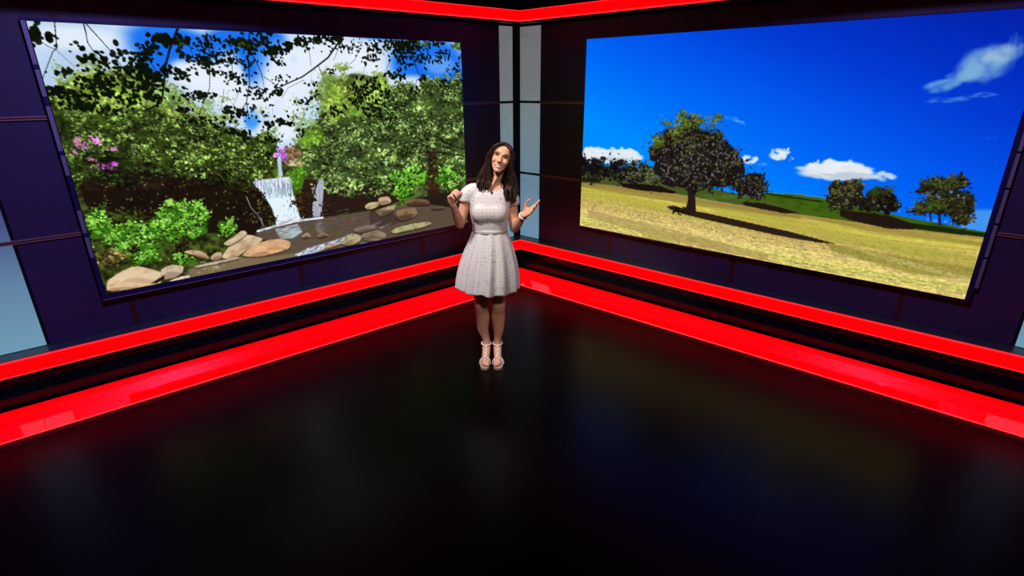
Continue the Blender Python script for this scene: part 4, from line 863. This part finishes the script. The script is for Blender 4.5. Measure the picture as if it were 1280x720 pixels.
# arms
def arm(sh, el, wr):
    mid = (np.array(sh) + np.array(el)) / 2
    g.tube([sh, mid + np.array([0, 0.004, 0]), el], [0.046, 0.040, 0.034], 16, sub=4)
    e2 = np.array(el); w2 = np.array(wr); m2 = e2 * 0.62 + w2 * 0.38
    g.tube([e2, m2, e2 * 0.25 + w2 * 0.75, w2], [0.034, 0.036, 0.027, 0.022], 16, sub=4)
SHR, ELR, WRR = (-0.148, 0.012, 1.368), (-0.222, 0.006, 1.122), (-0.250, -0.150, 1.300)
SHL, ELL, WRL = (0.160, 0.012, 1.345), (0.186, 0.006, 1.086), (0.252, -0.130, 1.220)
arm(SHR, ELR, WRR); arm(SHL, ELL, WRL)
def hand(wrist, d, n, side, curls, spread, thumb):
    """d along the palm, n out of the palm, side +1: thumb side = d x n"""
    d = nrm(d); n = np.array(n, float); n = nrm(n - d * (n @ d)); w_ = np.cross(d, n) * side
    wr = np.array(wrist)
    q = lambda a, b, c: wr + d * a + w_ * b + n * c
    # palm
    for b in (-0.026, -0.009, 0.009, 0.025): g.tube([q(0.004, b * 0.62, 0), q(0.045, b * 0.95, -0.001), q(0.080, b, 0)], [0.0135, 0.0135, 0.0105], 10)
    g.tube([q(0.012, 0.022, 0.006), q(0.040, 0.030, 0.010)], [0.014, 0.013], 10)
    lens = [(0.040, 0.025, 0.021), (0.044, 0.028, 0.022), (0.041, 0.026, 0.021), (0.032, 0.020, 0.018)]
    for k in range(4):
        b = (0.027, 0.009, -0.009, -0.026)[k]
        p = q(0.083 - 0.004 * abs(k - 1), b, 0); pts = [q(0.070, b, 0), p]; ang = 0.0; sp = spread * (1.5 - k) * 0.5
        for L_, cu in zip(lens[k], curls[k]):
            ang += cu
            dd = d * math.cos(ang) + n * math.sin(ang) + w_ * sp * math.cos(ang)
            p = p + nrm(dd) * L_; pts.append(p)
        g.tube(pts, [0.0098, 0.0096, 0.0086, 0.0080, 0.0068], 10, sub=3, ref=w_ + 0.01)
    t0 = q(0.018, 0.024, 0.006); pts = [t0]
    for L_, (a, b, c) in zip((0.042, 0.032, 0.026), thumb):
        t0 = t0 + nrm(d * a + w_ * b + n * c) * L_; pts.append(t0)
    g.tube(pts, [0.0125, 0.0110, 0.0098, 0.0082], 10, sub=3, ref=n + 0.01)
# her right hand (picture left): loosely closed, fingertips meeting the thumb
hand(WRR, (-0.10, -0.30, 0.92), (0.78, -0.58, 0.10), 1, [(0.70, 1.15, 0.75), (0.78, 1.20, 0.75), (0.85, 1.22, 0.8), (0.95, 1.2, 0.8)], 0.05, [(0.62, 0.45, 0.62), (0.80, 0.05, 0.60), (0.88, -0.15, 0.42)])
# her left hand (picture right): open, palm up
hand(WRL, (0.66, -0.42, 0.52), (-0.62, -0.34, 0.66), -1, [(0.04, 0.16, 0.12), (0.10, 0.20, 0.15), (0.16, 0.24, 0.18), (0.24, 0.28, 0.2)], 0.10, [(0.62, 0.46, 0.60), (0.88, 0.20, 0.40), (0.95, 0.05, 0.25)])
body_me = remesh(g.mesh('body'), 0.0036, 4, 0.5)

# face relief and skin colours
nv = len(body_me.vertices)
co = np.empty(nv * 3, np.float32); body_me.vertices.foreach_get('co', co); co = co.reshape(-1, 3).astype(float)
hl = (co - HC) @ np.linalg.inv(HF).T                                       # head coordinates
face = (hl[:, 1] < -0.03) & (np.abs(hl[:, 2]) < 0.13) & (np.abs(hl[:, 0]) < 0.08)
for sx in (-1, 1):                                        # eye sockets
    e_ = np.exp(-(((hl[:, 0] - sx * 0.030) / 0.016) ** 2 + ((hl[:, 2] - 0.012) / 0.011) ** 2)) * face
    co += (HF @ np.array([0, 1, 0]))[None] * (e_ * 0.007)[:, None]
body_me.vertices.foreach_set('co', co.astype(np.float32).ravel())
skin = np.tile(lin((218, 162, 134)), (nv, 1))
def paint(mask, col):
    global skin
    mask = np.clip(mask, 0, 1)[:, None]; skin = skin * (1 - mask) + lin(col)[None] * mask
nz_ = np.sin(co[:, 0] * 61 + 2) * np.sin(co[:, 1] * 53) * np.sin(co[:, 2] * 47)
skin *= (1 + 0.04 * nz_)[:, None]
def ell(x, z, rx, rz, sharp=3.0, rot=0.0):
    dx = hl[:, 0] - x; dz = hl[:, 2] - z; c, s = math.cos(rot), math.sin(rot)
    e = np.sqrt(((dx * c + dz * s) / rx) ** 2 + ((dz * c - dx * s) / rz) ** 2)
    return np.clip((1.15 - e) * sharp, 0, 1) * face
for sx in (-1, 1):
    paint(0.35 * ell(sx * 0.036, -0.030, 0.020, 0.016, 1.2), (214, 128, 112))
    paint(0.45 * ell(sx * 0.030, 0.016, 0.019, 0.012, 2), (168, 114, 98))
    paint(0.95 * ell(sx * 0.030, 0.009, 0.0150, 0.0056, 3, -sx * 0.08), (34, 20, 20))
    paint(0.85 * ell(sx * 0.032, 0.034, 0.020, 0.0038, 3, sx * 0.12 * -1), (62, 38, 32))
    paint(0.35 * ell(sx * 0.008, -0.038, 0.0045, 0.003, 3), (130, 80, 70))
mz = hl[:, 2] - 6.0 * hl[:, 0] ** 2                       # the smile curves up at its ends
def mouth(zc, rx, rz):
    e = np.sqrt((hl[:, 0] / rx) ** 2 + ((mz - zc) / rz) ** 2); return np.clip((1.15 - e) * 4, 0, 1) * face
paint(0.75 * mouth(-0.064, 0.028, 0.0135), (178, 96, 90))
paint(0.85 * mouth(-0.0625, 0.021, 0.0062), (228, 214, 204))
at = body_me.color_attributes.new('skin', 'FLOAT_COLOR', 'POINT')
at.data.foreach_set('color', np.concatenate([skin, np.ones((nv, 1))], 1).astype(np.float32).ravel())
def attr_mat(name, attr, rough, spec=0.4, sss=0.0):
    m = mat(name, (0.5, 0.4, 0.3), rough, 0, spec); nt = m.node_tree; b = nt.nodes['Principled BSDF']
    a = nt.nodes.new('ShaderNodeAttribute'); a.attribute_name = attr
    nt.links.new(a.outputs['Color'], b.inputs['Base Color'])
    if sss:
        b.inputs['Subsurface Weight'].default_value = sss; b.inputs['Subsurface Radius'].default_value = (0.012, 0.004, 0.002); b.inputs['Subsurface Scale'].default_value = 0.6
    return m
link('body', body_me, attr_mat('skin', 'skin', 0.48, 0.35), person)

# --- dress: bodice with cap sleeves, sash, pleated skirt
def dress_material():
    """pale brocade: vertical rows of eyelets and a faint floral grey, laid out in the cloth's own u (round) and v (down)"""
    m = mat('pale_brocade', (0.72, 0.69, 0.69), 0.6, 0, 0.35); nt = m.node_tree; b = nt.nodes['Principled BSDF']; L_ = nt.links.new
    uv = nt.nodes.new('ShaderNodeUVMap'); uv.uv_map = 'cloth'
    sp = nt.nodes.new('ShaderNodeSeparateXYZ'); L_(uv.outputs[0], sp.inputs[0])
    def math_(op, a, b_=None, c=None):
        n_ = nt.nodes.new('ShaderNodeMath'); n_.operation = op
        for i, q in enumerate((a, b_, c)):
            if q is None: continue
            if isinstance(q, (int, float)): n_.inputs[i].default_value = q
            else: L_(q, n_.inputs[i])
        return n_.outputs[0]
    fu = math_('SUBTRACT', math_('FRACT', math_('DIVIDE', sp.outputs['X'], 0.030)), 0.5)
    fv = math_('SUBTRACT', math_('FRACT', math_('DIVIDE', sp.outputs['Y'], 0.024)), 0.5)
    r2 = math_('SQRT', math_('ADD', math_('POWER', math_('MULTIPLY', fu, 0.030), 2.0), math_('POWER', math_('MULTIPLY', fv, 0.024), 2.0)))
    dot = math_('LESS_THAN', r2, 0.0040)
    vc = nt.nodes.new('ShaderNodeTexVoronoi'); vc.inputs['Scale'].default_value = 34; L_(uv.outputs[0], vc.inputs['Vector'])
    fl = math_('MULTIPLY', math_('LESS_THAN', vc.outputs['Distance'], 0.26), 0.45)
    nz2 = nt.nodes.new('ShaderNodeTexNoise'); nz2.inputs['Scale'].default_value = 9; L_(uv.outputs[0], nz2.inputs['Vector'])
    fl = math_('MULTIPLY', fl, math_('GREATER_THAN', nz2.outputs['Fac'], 0.5))
    fac = math_('MAXIMUM', math_('MULTIPLY', dot, 0.6), fl)
    mx = nt.nodes.new('ShaderNodeMix'); mx.data_type = 'RGBA'
    mx.inputs['A'].default_value = (0.66, 0.63, 0.64, 1); mx.inputs['B'].default_value = (0.26, 0.20, 0.20, 1)
    L_(fac, mx.inputs['Factor']); L_(mx.outputs['Result'], b.inputs['Base Color'])
    bp = nt.nodes.new('ShaderNodeBump'); bp.inputs['Strength'].default_value = 0.25; bp.inputs['Distance'].default_value = 0.002
    L_(math_('SUBTRACT', 1.0, fac), bp.inputs['Height']); L_(bp.outputs[0], b.inputs['Normal'])
    return m
MAT['dress'] = dress_material()
MAT['sash'] = mat('silver_grey_satin', (0.52, 0.50, 0.52), 0.35, 0, 0.5)
def cloth_uv(me, fn):
    uvl = me.uv_layers.new(name='cloth')
    li = np.empty(len(me.loops), np.int32); me.loops.foreach_get('vertex_index', li)
    c_ = np.empty(len(me.vertices) * 3, np.float32); me.vertices.foreach_get('co', c_); c_ = c_.reshape(-1, 3)
    uvl.data.foreach_set('uv', fn(c_)[li].astype(np.float32).ravel())
g = Geo()
def grow(sec, k): z, cx, rx, yf, yb = sec; return (z, cx, rx + k, yf - k, yb + k)
g.sections([grow(s, 0.012) for s in TORSO[3:10]] + [(1.41, 0.028, 0.095, -0.045, 0.078)], 32)
for sx in (-1, -0.4, 0.4, 1): g.ball((0.004 + sx * 0.060, -0.070, 1.222), (0.072, 0.056, 0.074))
for sh, el in ((SHR, ELR), (SHL, ELL)):
    sh = np.array(sh); el = np.array(el); inn = np.array([0.03, 0.012, 1.375])
    g.tube([sh * 0.35 + inn * 0.65, sh * 0.8 + inn * 0.2, sh * 0.86 + el * 0.14, sh * 0.70 + el * 0.30], [0.048, 0.060, 0.063, 0.061], 18, round_ends=False)
bod = remesh(g.mesh('bodice'), 0.0042, 26, 0.6)
bm = bmesh.new(); bm.from_mesh(bod)
kill = []
for v_ in bm.verts:                                       # open the scooped neckline
    x, y, z = v_.co
    if ((x - 0.030) / 0.092) ** 2 + ((y + 0.012) / 0.085) ** 2 + ((z - 1.432) / 0.058) ** 2 < 1: kill.append(v_)
bmesh.ops.delete(bm, geom=kill, context='VERTS'); bm.to_mesh(bod); bm.free()
cloth_uv(bod, lambda c: np.stack([np.arctan2(c[:, 0], -c[:, 1]) * 0.13, c[:, 2]], 1))
dress = link('dress', bod, MAT['dress'], person)
# skirt
NR, NA = 46, 240
ztop, zhem = 1.078, 0.618
vs, us = [], []
for i in range(NR + 1):
    t = i / NR
    fl_ = 0.18 * t + 0.82 * (1 - (1 - t) ** 1.9)         # flares fast below the waist, then falls straight
    rx = 0.124 + (0.236 - 0.124) * fl_; ry = 0.094 + (0.205 - 0.094) * fl_
    cx = 0.003 + (-0.032 - 0.003) * t
    for j in range(NA):
        a = 2 * math.pi * j / NA
        fold = math.sin(a * 11 + 0.9 * math.sin(a * 2 + 1)) + 0.45 * math.sin(a * 17 + 1.3 + 0.8 * math.sin(3 * a)) + 0.25 * math.sin(a * 5 + 2)
        amp = 0.022 + 0.042 * min(1, t * 1.6)
        k = 1 + amp * fold
        hem = 0.003 * math.sin(a * 11 + 0.9) * t + 0.016 * math.cos(a) * -t
        vs.append((cx + rx * k * math.cos(a), ry * k * math.sin(a), ztop + (zhem - ztop) * t + hem * t)); us.append((a * 0.20, t * 0.46))
fs = [(i * NA + j, i * NA + (j + 1) % NA, (i + 1) * NA + (j + 1) % NA, (i + 1) * NA + j) for i in range(NR) for j in range(NA)]
sk = mesh('skirt', vs, fs, True)
us = np.array(us); cloth_uv(sk, lambda c: us)
sko = link('skirt', sk, MAT['dress'], dress)
so = sko.modifiers.new('thickness', 'SOLIDIFY'); so.thickness = 0.004; so.offset = -1
g = Geo()
for zz in ((1.060, 1.098),):
    rr = []
    for z, k in ((zz[0], 0.012), (zz[0] + 0.002, 0.017), ((zz[0] + zz[1]) / 2, 0.0185), (zz[1] - 0.002, 0.017), (zz[1], 0.012)):
        rr.append([(0.003 + (0.1135 + k) * math.cos(a), -0.001 + (0.0815 + k) * math.sin(a), z) for a in np.linspace(0, 2 * math.pi, 64, endpoint=False)])
    g.rings(rr)
link('sash', g.mesh('sash'), MAT['sash'], dress)

# --- hair: a cap over the skull and long locks falling on both sides
g = Geo(); rg = random.Random(5)
rings = []
for z, rx, yf, yb in ((0.010, 0.076, -0.010, 0.100), (0.040, 0.078, -0.030, 0.104), (0.066, 0.074, -0.048, 0.102), (0.088, 0.064, -0.058, 0.090), (0.104, 0.047, -0.050, 0.066), (0.117, 0.022, -0.024, 0.034)):
    rings.append([hp(rx * math.cos(a), (yf + yb) / 2 + (yb - yf) / 2 * math.sin(a), z) for a in np.linspace(0, 2 * math.pi, 24, endpoint=False)])
g.rings(rings)
g.sections([(-0.10, 0, 0.062, 0.030, 0.085), (-0.05, 0, 0.074, 0.010, 0.105), (0.02, 0, 0.076, -0.002, 0.106), (0.06, 0, 0.070, 0.0, 0.10)], 24, 2.0, HF, HC)
def lock(pts, r):
    g.tube(pts, r, 7, (1.0, 0.75), (0.1, 0.9, 0.2), True, 4)
for i in range(150):
    sx = -1 if i % 2 else 1
    f = rg.random()                                       # 0 at the forehead, 1 at the nape
    y0 = -0.074 + 0.15 * f
    top = hp(sx * 0.006, y0 * 0.75, 0.112 - 0.10 * (f - 0.35) ** 2 * 1.2)
    sd = hp(sx * (0.050 + 0.016 * f), -0.076 + 0.15 * f, 0.080 - 0.02 * f)
    s2 = hp(sx * (0.070 + 0.008 * rg.random()), -0.060 + 0.14 * f, 0.034)
    s3 = hp(sx * (0.074 + 0.012 * rg.random()), -0.040 + 0.115 * f, -0.040)
    if sx < 0:                                            # picture left: ends in front of her right shoulder
        kx = rg.random()
        s4 = np.array([-0.062 + 0.080 * kx, -0.050 + 0.11 * f, 1.475]); end = np.array([-0.078 + 0.085 * kx, -0.075 + 0.14 * f, 1.385 + 0.03 * rg.random()])
        if kx > 0.6: end[0] = -0.075 + 0.085 * kx - 0.01
    else:                                                 # picture right: longer, down to the chest
        kx = rg.random()
        s4 = np.array([0.128 + 0.078 * kx, -0.060 + 0.11 * f, 1.430]); end = np.array([0.122 + 0.078 * kx, -0.100 + 0.13 * f, 1.300 + 0.05 * rg.random() - 0.02 * (kx > .5)])
    m1 = (s4 + end) / 2 + np.array([rg.uniform(-.018, .018), rg.uniform(-.008, .008), 0]); s4 = s4 + np.array([rg.uniform(-.012, .012), 0, 0]); s3 = s3 + np.array([rg.uniform(-.006, .006), 0, 0])
    lock([top, sd, s2, s3, s4, m1, end], [0.007, 0.011, 0.012, 0.013, 0.013, 0.011, 0.003])
for i in range(26):                                       # behind the neck
    kx = i / 25
    a = hp(-0.06 + 0.12 * kx, 0.085, -0.02); b = np.array([-0.03 + 0.20 * kx, 0.075, 1.47]); c = np.array([-0.05 + 0.23 * kx, 0.10, 1.36 + 0.02 * rg.random()])
    lock([a, b, c], [0.015, 0.016, 0.006])
hm = mat('dark_brown_hair', (0.020, 0.0085, 0.006), 0.5, 0, 0.22, noise=(45, 0.4, 2.2))
link('hair', g.mesh('hair'), hm, person)

# --- bracelet, microphone
def torus(c, ax_, R_, r_, ns=28, nt_=8, squash=1.0):
    ax_ = nrm(ax_); u = nrm(np.cross(ax_, (0.3, 0.9, 0.21))); v_ = np.cross(ax_, u)
    rr = []
    for i in range(ns):
        a = 2 * math.pi * i / ns; d_ = u * math.cos(a) + v_ * math.sin(a) * squash
        rr.append([np.array(c) + d_ * (R_ + r_ * math.cos(b)) + ax_ * r_ * math.sin(b) for b in np.linspace(0, 2 * math.pi, nt_, endpoint=False)])
    vv = [tuple(q) for r in rr for q in r]
    ff = [(i * nt_ + j, i * nt_ + (j + 1) % nt_, ((i + 1) % ns) * nt_ + (j + 1) % nt_, ((i + 1) % ns) * nt_ + j) for i in range(ns) for j in range(nt_)]
    return vv, ff
MAT['white_strap'] = mat('pearl_white_leather', (0.78, 0.68, 0.66), 0.3, 0.1, 0.6)
MAT['sole'] = mat('rose_gold_leather', (0.50, 0.33, 0.29), 0.4, 0.2, 0.5)
MAT['mic'] = mat('black_plastic', (0.01, 0.01, 0.012), 0.5)
fa = nrm(np.array(WRL) - np.array(ELL))
vv, ff = torus(np.array(WRL) - fa * 0.012, fa, 0.027, 0.0065)
link('bracelet', mesh('bracelet', vv, ff, True), MAT['white_strap'], person)
g = Geo(); g.tube([(0.022, -0.066, 1.384), (0.024, -0.072, 1.366)], [0.006, 0.005], 10); g.tube([(0.016, -0.070, 1.376), (0.031, -0.070, 1.374)], [0.003, 0.003], 8)
link('lapel_microphone', g.mesh('lapel_microphone'), MAT['mic'], person)

# --- high-heeled sandals with a ring-and-strap front
for sx, ax in ((-1, -0.048), (1, 0.044)):
    g = Geo()
    rings = []
    for y, z0_, z1_, hw in ((0.058, 0.062, 0.072, 0.020), (0.035, 0.058, 0.072, 0.030), (0.0, 0.052, 0.066, 0.031), (-0.045, 0.034, 0.050, 0.030), (-0.095, 0.010, 0.027, 0.032), (-0.140, 0.001, 0.022, 0.037), (-0.175, 0.001, 0.021, 0.037), (-0.200, 0.001, 0.020, 0.030), (-0.213, 0.002, 0.018, 0.018)):
        cx = ax + sx * 0.006 * min(1, max(0, -y / 0.1))
        rings.append([(cx - hw, y, z0_), (cx + hw, y, z0_), (cx + hw, y, z1_), (cx - hw, y, z1_)])
    g.rings(rings)
    sole = g.mesh('sole', False)
    g = Geo(); g.rings([[(ax + r_ * math.cos(a), 0.040 + r_ * 0.8 * math.sin(a), z) for a in np.linspace(0, 2 * math.pi, 14, endpoint=False)] for z, r_ in ((0.001, 0.014), (0.02, 0.013), (0.045, 0.018), (0.062, 0.025))])
    sandal = link('sandal', sole, MAT['sole'], person)
    link('heel', g.mesh('heel'), MAT['sole'], sandal)
    fx = ax + sx * 0.006
    g = Geo(); g.tube([(fx - 0.038, -0.135, 0.016), (fx - 0.033, -0.132, 0.046), (fx - 0.012, -0.128, 0.066), (fx + 0.012, -0.128, 0.066), (fx + 0.033, -0.132, 0.046), (fx + 0.038, -0.135, 0.016)], [0.008] * 6, 8, (1.35, 0.5), (0, 1, 0.2))
    link('toe_strap', g.mesh('toe_strap'), MAT['white_strap'], sandal)
    vv, ff = torus((ax, 0.010, 0.128), (0, -0.12, 1), 0.038, 0.006, 30, 8, 1.0)
    link('ankle_strap', mesh('ankle_strap', vv, ff, True), MAT['white_strap'], sandal)
    for cy, cz, R_ in ((-0.104, 0.083, 0.0115), (-0.078, 0.098, 0.0125), (-0.050, 0.112, 0.0115)):
        vv, ff = torus((fx * 0.6 + ax * 0.4, cy, cz), (0, -0.55, 0.83), R_, 0.0038, 20, 8)
        link('strap_ring', mesh('strap_ring', vv, ff, True), MAT['white_strap'], sandal)
